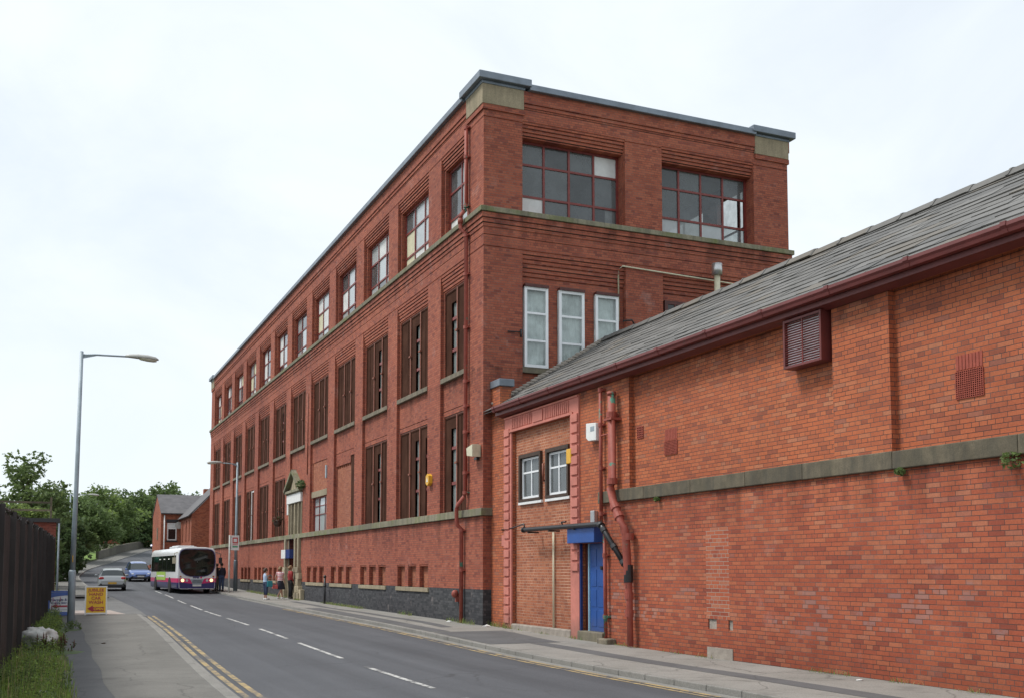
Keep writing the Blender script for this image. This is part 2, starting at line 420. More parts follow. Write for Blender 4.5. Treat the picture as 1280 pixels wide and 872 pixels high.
def glassmat(name, tint=(0.20, 0.22, 0.23), dirty=0.35, see=0.6, rough=0.06):
    """dirty window glass: film of dirt, see-through, mirror at grazing angles"""
    t = NT(name); P = t.pos()
    tr = t.n('ShaderNodeBsdfTransparent'); tr.inputs[0].default_value = (0.86, 0.90, 0.89, 1)
    df = t.n('ShaderNodeBsdfDiffuse'); df.inputs[0].default_value = (*tint, 1)
    d = t.ramp(t.noise(P, 2.2, 5, 0.65), [(0.25, max(0.0, 1 - see - dirty * 0.5)), (0.75, min(1.0, 1 - see + dirty * 0.5))])
    m1 = t.n('ShaderNodeMixShader'); t.l(d, m1.inputs[0]); t.l(tr.outputs[0], m1.inputs[1]); t.l(df.outputs[0], m1.inputs[2])
    gl = t.n('ShaderNodeBsdfGlossy'); gl.inputs['Roughness'].default_value = rough; gl.inputs[0].default_value = (0.95, 0.97, 1, 1)
    lw = t.n('ShaderNodeLayerWeight'); lw.inputs[0].default_value = 0.5
    fr = t.math('ADD', t.math('MULTIPLY', t.math('POWER', lw.outputs['Facing'], 5.0), 0.94), 0.045, True)
    m2 = t.n('ShaderNodeMixShader'); t.l(fr, m2.inputs[0]); t.l(m1.outputs[0], m2.inputs[1]); t.l(gl.outputs[0], m2.inputs[2])
    nb = t.n('ShaderNodeBump'); nb.inputs['Strength'].default_value = 0.015; nb.inputs['Distance'].default_value = 0.05
    t.l(t.noise(P, 0.9, 2), nb.inputs['Height']); t.l(nb.outputs[0], gl.inputs['Normal'])
    t.l(m2.outputs[0], t.out.inputs[0])
    return t.mat
M['glass'] = glassmat('dirty clear glass')
M['glass_grey'] = glassmat('grimy glass', (0.15, 0.165, 0.17), 0.3, 0.30)
M['glass_grey2'] = glassmat('sooty glass', (0.105, 0.115, 0.12), 0.35, 0.42)
M['glass_mid'] = glassmat('half cleaned glass', (0.25, 0.275, 0.27), 0.3, 0.15)
M['glass_pale'] = glassmat('pale sky toned glass', (0.46, 0.50, 0.51), 0.2, 0.10)  # pale tint also stands in for sky reflected in the street panes
M['glass_dark'] = plain('dark glass', (0.012, 0.014, 0.016), 0.06, 0, 0.2, 2, spec=0.6)
M['board_white'] = plain('white board', (0.66, 0.67, 0.66), 0.6, 0, 0.15, 3)
M['board_yellow'] = plain('yellowed board', (0.60, 0.57, 0.40), 0.6, 0, 0.15, 3)
M['plaster'] = plain('interior plaster', (0.42, 0.42, 0.40), 0.9, 0, 0.15, 0.7)
M['curtain_dim'] = plain('dusty blind', (0.10, 0.105, 0.105), 0.9, 0, 0.4, 2.2)
M['glass_clean'] = glassmat('clean glass', (0.30, 0.32, 0.32), 0.08, 0.92, 0.03)
M['curtain'] = plain('net curtain', (0.66, 0.70, 0.69), 0.9, 0, 0.35, 2.2)

def slatemat(name, c):
    t = NT(name); P = t.pos()
    k = t.mixc(1.0, c, t.ramp(t.noise(P, 1.6, 6, 0.7), [(0.3, 0.80), (0.7, 1.12)]), 'MULTIPLY')
    l = t.ramp(t.noise(P, 5.5, 6, 0.75), [(0.60, 0.0), (0.72, 1.0)])
    k = t.mixc(t.math('MULTIPLY', l, 0.35), k, (0.26, 0.25, 0.18))
    t.l(k, t.b.inputs['Base Color']); t.b.inputs['Roughness'].default_value = 0.75
    t.bump(t.noise(P, 22, 4, 0.7), 0.5, 0.01)
    return t.mat
SL = [slatemat('stone slate %s' % q, c) for q, c in (('mid', (0.135, 0.131, 0.124)), ('dark', (0.115, 0.113, 0.109)), ('brown', (0.150, 0.136, 0.117)), ('light', (0.158, 0.154, 0.147)))]
M['slate_far'] = plain('house slate', (0.105, 0.10, 0.105), 0.7, 0, 0.3, 2, 0.3)

def roadmat():
    t = NT('worn asphalt'); P = t.pos()
    k = t.mixc(t.noise(P, 0.35, 5, 0.6), (0.076, 0.080, 0.090), (0.112, 0.117, 0.127))
    mp_ = t.n('ShaderNodeMapping'); mp_.inputs['Scale'].default_value = (1.5, 0.05, 1); t.l(P, mp_.inputs[0])
    k = t.mixc(1.0, k, t.ramp(t.noise(mp_.outputs[0], 1.0, 4), [(0.3, 0.82), (0.7, 1.14)]), 'MULTIPLY')
    vo = t.n('ShaderNodeTexVoronoi', feature='DISTANCE_TO_EDGE'); vo.inputs['Scale'].default_value = 0.28
    dn = t.n('ShaderNodeTexNoise'); dn.inputs['Scale'].default_value = 1.1; dn.inputs['Detail'].default_value = 7; t.l(P, dn.inputs['Vector'])
    t.l(t.mixc(0.6, P, dn.outputs['Color'], 'ADD'), vo.inputs['Vector'])
    cr = t.math('MULTIPLY', t.ramp(vo.outputs['Distance'], [(0.0, 1.0), (0.008, 0.0)]), t.ramp(t.noise(P, 0.4, 3), [(0.45, 0.0), (0.6, 1.0)]))
    k = t.mixc(t.math('MULTIPLY', cr, 0.6), k, (0.045, 0.045, 0.048))
    oil = t.ramp(t.noise(P, 0.9, 5, 0.7), [(0.60, 0.0), (0.74, 1.0)])
    k = t.mixc(t.math('MULTIPLY', oil, 0.35), k, (0.06, 0.06, 0.062))
    agg = t.noise(P, 55, 3, 0.8)
    k = t.mixc(1.0, k, t.ramp(agg, [(0.3, 0.66), (0.7, 1.3)]), 'MULTIPLY')
    t.l(k, t.b.inputs['Base Color']); t.b.inputs['Roughness'].default_value = 0.85; t.b.inputs['Specular IOR Level'].default_value = 0.25
    t.bump(agg, 0.35, 0.006)
    return t.mat
M['road'] = roadmat()

def pavemat(name, a, b, speck=0.22, cracks=True):
    t = NT(name); P = t.pos()
    k = t.mixc(t.ramp(t.noise(P, 0.6, 6, 0.65), [(0.3, 0.0), (0.7, 1.0)]), a, b)
    g = t.noise(P, 40, 3, 0.8)
    k = t.mixc(1.0, k, t.ramp(g, [(0.3, 1 - speck), (0.7, 1 + speck * 0.7)]), 'MULTIPLY')
    s = t.ramp(t.noise(P, 1.5, 6, 0.7), [(0.56, 0.0), (0.68, 1.0)])
    k = t.mixc(t.math('MULTIPLY', s, 0.4), k, tuple(x * 0.5 for x in a))
    if cracks:
        vo = t.n('ShaderNodeTexVoronoi', feature='DISTANCE_TO_EDGE'); vo.inputs['Scale'].default_value = 0.45
        dn = t.n('ShaderNodeTexNoise'); dn.inputs['Scale'].default_value = 1.6; dn.inputs['Detail'].default_value = 6; t.l(P, dn.inputs['Vector'])
        t.l(t.mixc(0.45, P, dn.outputs['Color'], 'ADD'), vo.inputs['Vector'])
        cr = t.ramp(vo.outputs['Distance'], [(0.0, 1.0), (0.010, 0.0)])
        k = t.mixc(t.math('MULTIPLY', cr, 0.55), k, (0.05, 0.05, 0.045))
    t.l(k, t.b.inputs['Base Color']); t.b.inputs['Roughness'].default_value = 0.9
    t.bump(g, 0.3, 0.005)
    return t.mat
M['pave'] = pavemat('pale footway', (0.215, 0.207, 0.187), (0.295, 0.284, 0.262), 0.28)
M['pave_left'] = pavemat('brushed concrete footway', (0.130, 0.126, 0.115), (0.185, 0.179, 0.164))
M['tarmac'] = pavemat('dark tarmac patch', (0.085, 0.087, 0.090), (0.125, 0.127, 0.130))
M['forecourt'] = pavemat('forecourt tarmac', (0.115, 0.116, 0.115), (0.165, 0.165, 0.160))
M['tactile'] = pavemat('pinkish paving slabs', (0.33, 0.27, 0.24), (0.42, 0.36, 0.32), 0.15)
M['kerb'] = pavemat('kerb stone', (0.19, 0.185, 0.17), (0.27, 0.26, 0.24), 0.25, False)

def paintmat(name, c, wear):
    t = NT(name); P = t.pos()
    n = t.math('ADD', t.math('MULTIPLY', t.noise(P, 2.3, 6, 0.7), 0.65), t.math('MULTIPLY', t.noise(P, 26, 4, 0.8), 0.35))
    k = t.mixc(t.ramp(n, [(wear - 0.05, 0.0), (wear + 0.05, 1.0)]), (0.10, 0.103, 0.110), c)
    t.l(k, t.b.inputs['Base Color']); t.b.inputs['Roughness'].default_value = 0.8
    return t.mat
M['line_white'] = paintmat('worn white road paint', (0.52, 0.52, 0.50), 0.47)
M['line_yellow'] = paintmat('worn yellow road paint', (0.42, 0.31, 0.14), 0.50)

def groundmat():
    t = NT('rough grass and earth'); P = t.pos()
    k = t.mixc(t.ramp(t.noise(P, 0.8, 6, 0.65), [(0.35, 0.0), (0.65, 1.0)]), (0.075, 0.10, 0.035), (0.12, 0.105, 0.065))
    k = t.mixc(1.0, k, t.ramp(t.noise(P, 25, 3, 0.8), [(0.3, 0.6), (0.7, 1.3)]), 'MULTIPLY')
    t.l(k, t.b.inputs['Base Color']); t.b.inputs['Roughness'].default_value = 0.95
    t.bump(t.noise(P, 12, 4), 0.6, 0.03)
    return t.mat
M['ground'] = groundmat()
M['lawn'] = plain('lawn grass', (0.15, 0.24, 0.05), 0.9, 0, 0.3, 4, 0.5)

def leafmat(name, c, c2=None):
    t = NT(name)
    g = t.n('ShaderNodeNewGeometry')
    k = t.mixc(g.outputs['Random Per Island'], tuple(x * 0.65 for x in c), tuple(min(1, x * 1.35) for x in c))
    t.l(k, t.b.inputs['Base Color']); t.b.inputs['Roughness'].default_value = 0.6; t.b.inputs['Specular IOR Level'].default_value = 0.25
    tl = t.n('ShaderNodeBsdfTranslucent'); t.l(k, tl.inputs[0])
    m = t.n('ShaderNodeMixShader'); m.inputs[0].default_value = 0.38
    t.l(t.b.outputs[0], m.inputs[1]); t.l(tl.outputs[0], m.inputs[2]); t.l(m.outputs[0], t.out.inputs[0])
    return t.mat
LF = {k: leafmat('%s leaf' % k, c) for k, c in dict(dark=(0.078, 0.122, 0.050), mid=(0.125, 0.182, 0.066), light=(0.17, 0.235, 0.08), lime=(0.25, 0.34, 0.085), grass=(0.24, 0.36, 0.075), dry=(0.36, 0.32, 0.15), pinkish=(0.45, 0.14, 0.26), rusty=(0.13, 0.060, 0.045)).items()}
M['bark'] = plain('bark', (0.085, 0.068, 0.050), 0.95, 0, 0.35, 6, 0.8)
# ------------------------------------------------------------------ lie of the land: the street climbs away from the camera
def interp(x, pts):
    if x <= pts[0][0]: return pts[0][1]
    for (a, b), (c, d) in zip(pts, pts[1:]):
        if x <= c:
            return b + (d - b) * (x - a) / (c - a)
    return pts[-1][1]
GP = [(-400, -6), (-20, -0.35), (10, -0.15), (20, -0.165), (27, -0.09), (31, -0.03), (45, 0.04), (57, 0.12), (66, 0.22), (76, 0.36), (84, 0.50), (95, 0.80), (105, 1.30), (125, 2.35), (150, 4.2), (180, 6.0), (230, 7.5), (3000, 9.0)]
def g(y):                                            # footway level, smoothed
    s = 3.0 if y < 90 else 8.0
    return (interp(y - s, GP) + 2 * interp(y, GP) + interp(y + s, GP)) / 4
XLP = [(-60, 2.0), (0, 2.35), (15, 2.5), (33, 3.1), (48, 3.5), (60, 3.4), (80, 3.1), (100, 2.9), (112, 4.0), (125, 6.6), (150, 12.6), (180, 22.0), (220, 38.0)]
XRP = [(-60, 9.2), (0, 9.35), (21, 9.4), (27, 9.6), (36, 9.65), (50, 9.9), (66, 10.05), (80, 10.1), (95, 9.4), (104, 8.75), (112, 9.4), (125, 12.4), (150, 18.8), (180, 28.5), (220, 45.0)]
def sm(y, P, s=3.0): return (interp(y - s, P) + 2 * interp(y, P) + interp(y + s, P)) / 4
def XL(y): return sm(y, XLP)
def XR(y): return sm(y, XRP)
def frange(a, b, s):
    n = max(1, int(round((b - a) / s)))
    return [a + (b - a) * i / n for i in range(n + 1)]

def strip(name, mat, fa, fb, y0, y1, dz, step=2.0, thick=0.0, nx=1):
    """sheet between two edge lines fa(y), fb(y), following the slope"""
    mb = MB(); ys = frange(y0, y1, step)
    for a, b in zip(ys, ys[1:]):
        for i in range(nx):
            t0, t1 = i / nx, (i + 1) / nx
            def X(y, t): return fa(y) * (1 - t) + fb(y) * t
            mb.poly([(X(a, t0), a, g(a) + dz), (X(a, t1), a, g(a) + dz), (X(b, t1), b, g(b) + dz), (X(b, t0), b, g(b) + dz)])
    if thick:
        for a, b in zip(ys, ys[1:]):
            for f in (fa, fb):
                mb.poly([(f(a), a, g(a) + dz), (f(b), b, g(b) + dz), (f(b), b, g(b) + dz - thick), (f(a), a, g(a) + dz - thick)])
        for y in (ys[0], ys[-1]):
            mb.poly([(fa(y), y, g(y) + dz), (fb(y), y, g(y) + dz), (fb(y), y, g(y) + dz - thick), (fa(y), y, g(y) + dz - thick)])
    return mb.build(name, mat)

# ground: one sheet out to the horizon
mb = MB()
xs = [-2500, -600, -200, -80, -40, -20, -10, 0, 10, 20, 40, 80, 200, 600, 2500]
ys = [-400, -100, -40, -20] + frange(-10, 180, 5) + [200, 230, 300, 500, 1000, 3000]
for a, b in zip(ys, ys[1:]):
    for c, d in zip(xs, xs[1:]):
        mb.poly([(c, a, g(a) - 0.2), (d, a, g(a) - 0.2), (d, b, g(b) - 0.2), (c, b, g(b) - 0.2)])
struct(mb.build('ground', M['ground']))

struct(strip('road', M['road'], XL, XR, -60, 210, -0.10, 2.0, nx=2))
WF = lambda y: 12.38 if y < 29.86 else 12.11
# right footway, its kerb, and the old trench scars in it
def wallx(y): return 12.55
struct(strip('pavement', M['pave'], lambda y: XR(y) + 0.13, wallx, -40, 103.5, 0.0, 2.0))
def kerb_h(y):                                      # dropped at the yard crossing by the mill corner
    return 0.0
mb = MB()
ys = frange(-30, 103, 0.915)
for a, b in zip(ys, ys[1:]):
    h = random.uniform(-0.004, 0.004)
    x0, x1 = XR(a), XR(b)
    za, zb = g(a) + kerb_h(a) + 0.003 + h, g(b) + kerb_h(b) + 0.003 + h
    w_ = 0.14
    e = 0.006
    mb.rings([[(x0, a + e, za), (x0 + w_, a + e, za), (x0 + w_, a + e, za - 0.3), (x0, a + e, za - 0.3)],
              [(x1, b - e, zb), (x1 + w_, b - e, zb), (x1 + w_, b - e, zb - 0.3), (x1, b - e, zb - 0.3)]], 0, False)
struct(mb.build('kerb', M['kerb'], bevel=0.015))
mb = MB()
ys = frange(-30, 41.0, 0.915) + frange(62, 160, 0.915)
for a, b in zip(ys, ys[1:]):
    if b - a > 2: continue
    h = random.uniform(-0.004, 0.004); x0, x1 = XL(a), XL(b); w_ = 0.14; e = 0.006
    za, zb = g(a) + 0.003 + h, g(b) + 0.003 + h
    mb.rings([[(x0, a + e, za), (x0 - w_, a + e, za), (x0 - w_, a + e, za - 0.3), (x0, a + e, za - 0.3)],
              [(x1, b - e, zb), (x1 - w_, b - e, zb), (x1 - w_, b - e, zb - 0.3), (x1, b - e, zb - 0.3)]], 0, False)
struct(mb.build('kerb', M['kerb'], bevel=0.015))
# trench scars: dark wandering strips in the right footway
def wob(y, s, a): return a * (math.sin(y * 0.31 + s) + 0.5 * math.sin(y * 0.83 + 2 * s))
struct(strip('tarmac_patch', M['tarmac'], lambda y: 10.55 + wob(y, 1, 0.05), lambda y: 11.0 + wob(y, 1.2, 0.06), 5, 23.2, 0.004, 0.8))
struct(strip('tarmac_patch', M['tarmac'], lambda y: 10.75 + wob(y, 3, 0.09) + (y - 30) * 0.012, lambda y: 11.05 + wob(y, 3.3, 0.1) + (y - 30) * 0.012, 29.5, 52, 0.004, 0.8))
struct(strip('tarmac_patch', M['tarmac'], lambda y: XR(y) + 0.16, lambda y: XR(y) + 0.75 + wob(y, 2, 0.05), 27.8, 44, 0.005, 0.8))
struct(strip('tarmac_patch', M['tarmac'], lambda y: XR(y) + 0.16, lambda y: 11.6 + wob(y, 5, 0.15), 23.3, 27.6, 0.006, 0.5))
struct(strip('gutter_channel', M['kerb'], lambda y: XR(y) - 0.20, lambda y: XR(y) - 0.01, -10, 60, -0.094, 1.5))
struct(strip('gutter_channel', M['kerb'], lambda y: XL(y) + 0.01, lambda y: XL(y) + 0.16, -10, 41, -0.094, 1.5))

# left footway
struct(strip('pavement', M['pave_left'], lambda y: 0.95 + 0.03 * math.sin(y * 1.3) + 0.006 * (y - 15), lambda y: XL(y) - 0.13, -20, 41.2, 0.0, 1.0))
struct(strip('tarmac_strip', M['tarmac'], lambda y: 0.38 + 0.06 * math.sin(y * 0.9) + 0.010 * (y - 15), lambda y: 0.99 + 0.03 * math.sin(y * 1.3) + 0.006 * (y - 15), -20, 41.2, -0.004, 0.6))
struct(strip('tactile_paving', M['tactile'], lambda y: 0.75, lambda y: XL(y) - 0.45 - (y - 41.2) * 0.12, 41.2, 45.2, -0.012, 1.0))
struct(strip('forecourt', M['forecourt'], lambda y: -22.0, lambda y: XL(y) + 0.25, 41.0, 63.5, -0.085, 2.0))
struct(strip('pavement', M['pave_left'], lambda y: XL(y) - 2.1, lambda y: XL(y) - 0.13, 62.0, 170, 0.0, 2.0))
struct(strip('verge', M['ground'], lambda y: -3.2, lambda y: 0.50 + 0.012 * (y - 15), -20, 41.0, -0.02, 1.0))
struct(strip('lawn', M['lawn'], lambda y: XL(y) - 9.0, lambda y: XL(y) - 2.3, 128, 150, 0.10, 2.0))
struct(strip('bank', M['ground'], lambda y: XL(y) - 40, lambda y: XL(y) - 2.12, 63.6, 200, 0.03, 2.5))

# painted lines
mb = MB(); my = MB()
def dash(mb, fa, w_, y0, y1):
    for a, b in zip(frange(y0, y1, 1.0), frange(y0, y1, 1.0)[1:]):
        mb.poly([(fa(a) - w_/2, a, g(a) - 0.094), (fa(a) + w_/2, a, g(a) - 0.094), (fa(b) + w_/2, b, g(b) - 0.094), (fa(b) - w_/2, b, g(b) - 0.094)])
cx = lambda y: interp(y, [(0, 5.62), (15, 5.69), (25, 5.84), (35, 5.97), (45, 6.10), (55, 6.40), (65, 6.75), (80, 6.9), (100, 6.0)])
for (a, b) in [(10.1, 14.75), (16.1, 20.2), (22.1, 26.5), (28.0, 32.1), (34.1, 38.8), (40.3, 45.0), (46.0, 51.0), (53.0, 58.2), (61.0, 67.0), (69.0, 74.0)]:
    dash(mb, cx, 0.10, a, b)
struct(mb.build('road_markings', M['line_white']))
for off in (0.26, 0.46):
    dash(my, lambda y, o=off: XL(y) + o, 0.10, -10, 41.5)
for off in (0.24, 0.40):
    dash(my, lambda y, o=off: XR(y) - o, 0.085, -10, 46)
struct(my.build('road_markings', M['line_yellow']))

# ------------------------------------------------------------------ wall relief: one mesh from a patchwork of depths and openings
HOLE = 'hole'
def relief(mb, axis, plane, sgn, u0, u1, z0, z1, rects, thick=0.5, base_mat=0, ret=True):
    """rects: (u0, u1, z0, z1, depth or (HOLE, depth), material). Depth runs into the wall along sgn."""
    us = sorted({round(x, 4) for x in [u0, u1] + [q for r in rects for q in r[:2] if u0 <= q <= u1]})
    zs = sorted({round(x, 4) for x in [z0, z1] + [q for r in rects for q in r[2:4] if z0 <= q <= z1]})
    nu, nzz = len(us) - 1, len(zs) - 1
    D = [[0.0] * nzz for _ in range(nu)]; Hh = [[False] * nzz for _ in range(nu)]; K = [[base_mat] * nzz for _ in range(nu)]
    for r in rects:
        d = r[4]; h = isinstance(d, tuple)
        if h: d = d[1]
        for i in range(nu):
            um = (us[i] + us[i+1]) / 2
            if not (r[0] < um < r[1]): continue
            for j in range(nzz):
                zm = (zs[j] + zs[j+1]) / 2
                if r[2] < zm < r[3]:
                    D[i][j] = d; Hh[i][j] = h
                    if not h: K[i][j] = r[5]
    def P(u, z, d):
        a = plane + sgn * d
        return (a, u, z) if axis == 'x' else (u, a, z)
    for i in range(nu):
        j = 0
        while j < nzz:
            if Hh[i][j]: j += 1; continue
            k = j
            while k + 1 < nzz and not Hh[i][k+1] and D[i][k+1] == D[i][j] and K[i][k+1] == K[i][j]: k += 1
            mb.poly([P(us[i], zs[j], D[i][j]), P(us[i+1], zs[j], D[i][j]), P(us[i+1], zs[k+1], D[i][j]), P(us[i], zs[k+1], D[i][j])], K[i][j])
            j = k + 1
    for i in range(nu):
        for j in range(nzz):
            if i + 1 < nu and abs(D[i][j] - D[i+1][j]) > 1e-5:
                a, b = (i, i+1) if D[i][j] < D[i+1][j] else (i+1, i)
                mb.poly([P(us[i+1], zs[j], D[a][j]), P(us[i+1], zs[j], D[b][j]), P(us[i+1], zs[j+1], D[b][j]), P(us[i+1], zs[j+1], D[a][j])], K[a][j])
            if j + 1 < nzz and abs(D[i][j] - D[i][j+1]) > 1e-5:
                a, b = (j, j+1) if D[i][j] < D[i][j+1] else (j+1, j)
                mb.poly([P(us[i], zs[j+1], D[i][a]), P(us[i], zs[j+1], D[i][b]), P(us[i+1], zs[j+1], D[i][b]), P(us[i+1], zs[j+1], D[i][a])], K[i][a])
    for j in range(nzz):                              # outer returns
        if not ret: break
        for i, u in ((0, us[0]), (nu - 1, us[-1])):
            mb.poly([P(u, zs[j], D[i][j]), P(u, zs[j], thick), P(u, zs[j+1], thick), P(u, zs[j+1], D[i][j])], K[i][j])
    for i in range(nu):
        mb.poly([P(us[i], zs[-1], D[i][-1]), P(us[i], zs[-1], thick), P(us[i+1], zs[-1], thick), P(us[i+1], zs[-1], D[i][-1])], K[i][-1])

def slab(mb, axis, plane, sgn, u0, u1, z0, z1, d0, d1, m=0):
    """box on a wall: from depth d0 to d1 (negative stands proud)"""
    a, b = sorted((plane + sgn * d0, plane + sgn * d1))
    if axis == 'x': mb.box(a, b, u0, u1, z0, z1, m)
    else: mb.box(u0, u1, a, b, z0, z1, m)
# ------------------------------------------------------------------ the mill
XF, YC, YE, XE = 12.11, 29.86, 87.76, 23.65
mill = thing('mill_building', 'long three storey red brick mill with rows of tall windows along the street', 'mill', (XF, YC, 0))
BAYS = [(31.25, 33.70)] + [(35.0 + 4.75 * (k - 1), 38.55 + 4.75 * (k - 1)) for k in range(1, 12)]
DR = 0.11                                            # depth of the bay recesses
def corbel(u0, u1, za, zb, n, d, mat):
    h = (zb - za) / n; r = []
    for i in range(n):
        di = d * (1 - (i + 1) / (n + 0.6))
        r.append((u0, u1, za + i*h, za + (i + 1)*h, di, mat))
        r.append((u0, u1, za + i*h, za + i*h + 0.028, di + 0.055, mat))
    return r
def bands(u0, u1):
    """projecting and sunk brick courses that run right round the mill"""
    r = []
    for z, h, d in ((11.50, 0.03, 0.035), (11.86, 0.025, 0.03), (12.12, 0.10, -0.025), (12.22, 0.02, 0.02), (12.24, 0.13, -0.05), (12.37, 0.02, 0.0), (12.39, 0.16, -0.08),
                    (15.58, 0.03, 0.035), (16.02, 0.02, 0.03), (16.10, 0.10, -0.03), (16.20, 0.02, 0.0), (16.22, 0.38, -0.06)):
        r.append((u0, u1, z, z + h, d, 0))
    return r
rects = [(YC, YE, -0.6, 1.02, 0.0, 1)] + bands(YC, YE)
BASE = [(34.8, 38.35), (39.75, 43.45), (44.7, 48.4), (49.6, 53.25), (59.3, 63.0), (64.1, 67.7), (69.0, 72.5)]
for k, (a, b) in enumerate(BAYS):
    rects.append((a, b, 3.47, 11.5, DR, 0))
    rects += corbel(a, b, 10.93, 11.5, 5, DR, 0)
    rects.append((a, b, 6.86, 6.885, DR + 0.03, 0))
    rects.append((a + 0.10, b - 0.10, 7.98, 10.90, (HOLE, DR + 0.30), 0))
    rects.append((a, b, 12.72, 15.58, 0.12, 0))
    rects += corbel(a, b, 15.16, 15.58, 4, 0.12, 0)
    rects.append((a + 0.05, b - 0.12, 12.72, 15.12, (HOLE, 0.45), 0))
    if k == 3:
        rects.append((a + 0.12, a + 1.02, 3.47, 6.60, (HOLE, DR + 0.45), 0))
        rects.append((a + 1.02, b - 0.10, 3.47, 6.30, DR + 0.05, 2))
        for q in range(7): rects.append((a + 1.15 + q * 0.33, a + 1.36 + q * 0.33, 6.18, 6.30, DR + 0.12, 2))
    elif k == 4:
        rects.append((a + 0.55, b - 0.15, 3.47, 5.14, (HOLE, DR + 0.30), 0))
        rects.append((a + 0.55, b - 0.15, 5.46, 6.86, DR + 0.03, 2))
    elif k == 5:
        rects.append((a, b, 3.47, 6.86, DR - 0.10, 0))
        rects.append((54.45, 57.65, 3.47, 5.12, (HOLE, 0.45), 0))
    else:
        rects.append((a + 0.10, b - 0.10, 3.47, 6.70, (HOLE, DR + 0.30), 0))
for (a, b) in BASE:
    n = 3; wv = (b - a - 0.1 - 0.38 * 2) / 3
    for q in range(n):
        u = a + 0.05 + q * (wv + 0.38)
        rects.append((u, u + wv, 1.0, 1.74, 0.15, 2))
        rects.append((u - 0.01, u + wv + 0.01, 1.74, 1.80, 0.02, 0))
rects.append((55.9, 57.7, -0.6, 3.25, (HOLE, 0.9), 0))
mb = MB()
relief(mb, 'x', XF, 1, YC, YE, -0.6, 16.6, rects, 0.9, ret=False)
EB = [(13.42, 17.10), (18.50, 22.20)]
rects = [(XF, XE, -0.6, 1.02, 0.0, 1)] + bands(XF, XE)
for i, (a, b) in enumerate(EB):
    rects.append((a, b, 7.4, 11.5, 0.20, 0))
    rects += corbel(a, b, 10.72, 11.5, 6, 0.20, 0)
    rects.append((a, b, 12.72, 15.66, 0.16, 0))
    rects += corbel(a, b, 15.22, 15.66, 4, 0.16, 0)
    rects.append((a + 0.02, b - 0.02, 12.72, 15.19, (HOLE, 0.62), 0))
for a, b in ((13.52, 14.34), (14.72, 15.62), (16.02, 16.86)):
    rects.append((a, b, 7.88, 10.48, (HOLE, 0.42), 0))
rects.append((18.62, 19.45, 7.88, 10.48, (HOLE, 0.42), 0))
relief(mb, 'y', YC, 1, XF, XE, -0.6, 16.6, rects, 0.9, ret=False)
rects = []
for (a, b) in BAYS:
    rects.append((a - 0.3, b + 0.2, 12.6, 15.7, (HOLE, 0.3), 0))
relief(mb, 'x', XE, -1, YC, YE, -0.6, 16.6, rects, 0.5, ret=False)
relief(mb, 'y', YE, -1, XF, XE, -0.6, 16.6, [], 0.5, ret=False)
for z, h, d in ((12.12, 0.10, 0.025), (12.24, 0.13, 0.05), (12.39, 0.16, 0.08), (16.10, 0.10, 0.03), (16.22, 0.38, 0.06)):
    mb.box(XF - d, XF, YC - d, YC, z, z + h)                            # the bands meet at the corners
    mb.box(XE, XE + d, YC - d, YC, z, z + h)
mb.build('wall', [M['brick_mill'], M['brick_blue'], M['brick_bricked']], mill)

mb = MB(); mb.box(XF + 0.4, XE - 0.3, YC + 0.4, YE - 0.3, 16.28, 16.5); mb.build('roof', M['lead'], mill)
mb = MB()
mb.box(XF + 0.65, XE - 0.55, YC + 0.65, YE - 0.5, 12.2, 12.5)           # top floor
mb.box(XF + 0.65, XE - 0.55, YC + 0.65, YE - 0.5, 15.95, 16.2)          # its ceiling
for k in range(12):
    y = 34.3 + 4.75 * k
    if 38 < y < YE - 1: mb.box(XF + 0.7, XE - 0.6, y - 0.15, y + 0.15, 15.45, 15.94)
    if y < YE - 1: mb.tube([(17.9, y, 12.5), (17.9, y, 15.5)], 0.13, 10)
mb.box(XF + 1.4, XE - 1.4, 56, 56.15, 12.5, 15.94)
mb.build('interior', M['plaster'], mill)

# stone courses
mb = MB()
mb.box(XF - 0.14, XF + 0.05, YC - 0.14, YE + 0.1, 12.56, 12.72)
mb.box(XF + 0.05, XE + 0.14, YC - 0.14, YC + 0.05, 12.56, 12.718)
for a, b in BAYS: mb.box(XF + 0.051, XF + 0.60, a, b, 12.57, 12.716)
for a, b in EB: mb.box(a, b, YC + 0.051, YC + 0.60, 12.57, 12.714)
mb.build('string_course', M['stone_moss'], mill, bevel=0.012)
mb = MB()
ys = [YC - 0.10] + [31.6 + 2.37 * i for i in range(24)]
for a, b in zip(ys, ys[1:]):
    mb.box(XF - 0.10, XF + 0.30, a + 0.003, b - 0.003, 3.24, 3.468 + random.uniform(-0.004, 0.004))
mb.box(XF + 0.30, XF + 0.36, YC - 0.10, YC + 0.02, 3.24, 3.466)
mb.build('base_band', M['stone_moss'], mill, bevel=0.012)
for (a, b) in BASE:
    mb = MB(); mb.box(XF - 0.05, XF + 0.3, a - 0.06, b + 0.06, 0.85, 1.0); mb.build('sill', M['stone_pale'], mill, bevel=0.01)
mb = MB()
mb.box(XF - 0.20, XF + 0.35, YC + 1.42, YE - 1.6, 16.60, 16.80)
mb.box(XF + 1.50, XE - 1.42, YC - 0.20, YC + 0.35, 16.60, 16.80)
mb.box(XE - 0.35, XE + 0.20, YC + 1.5, YE - 0.1, 16.60, 16.80)
mb.build('parapet_coping', M['lead'], mill, bevel=0.02)
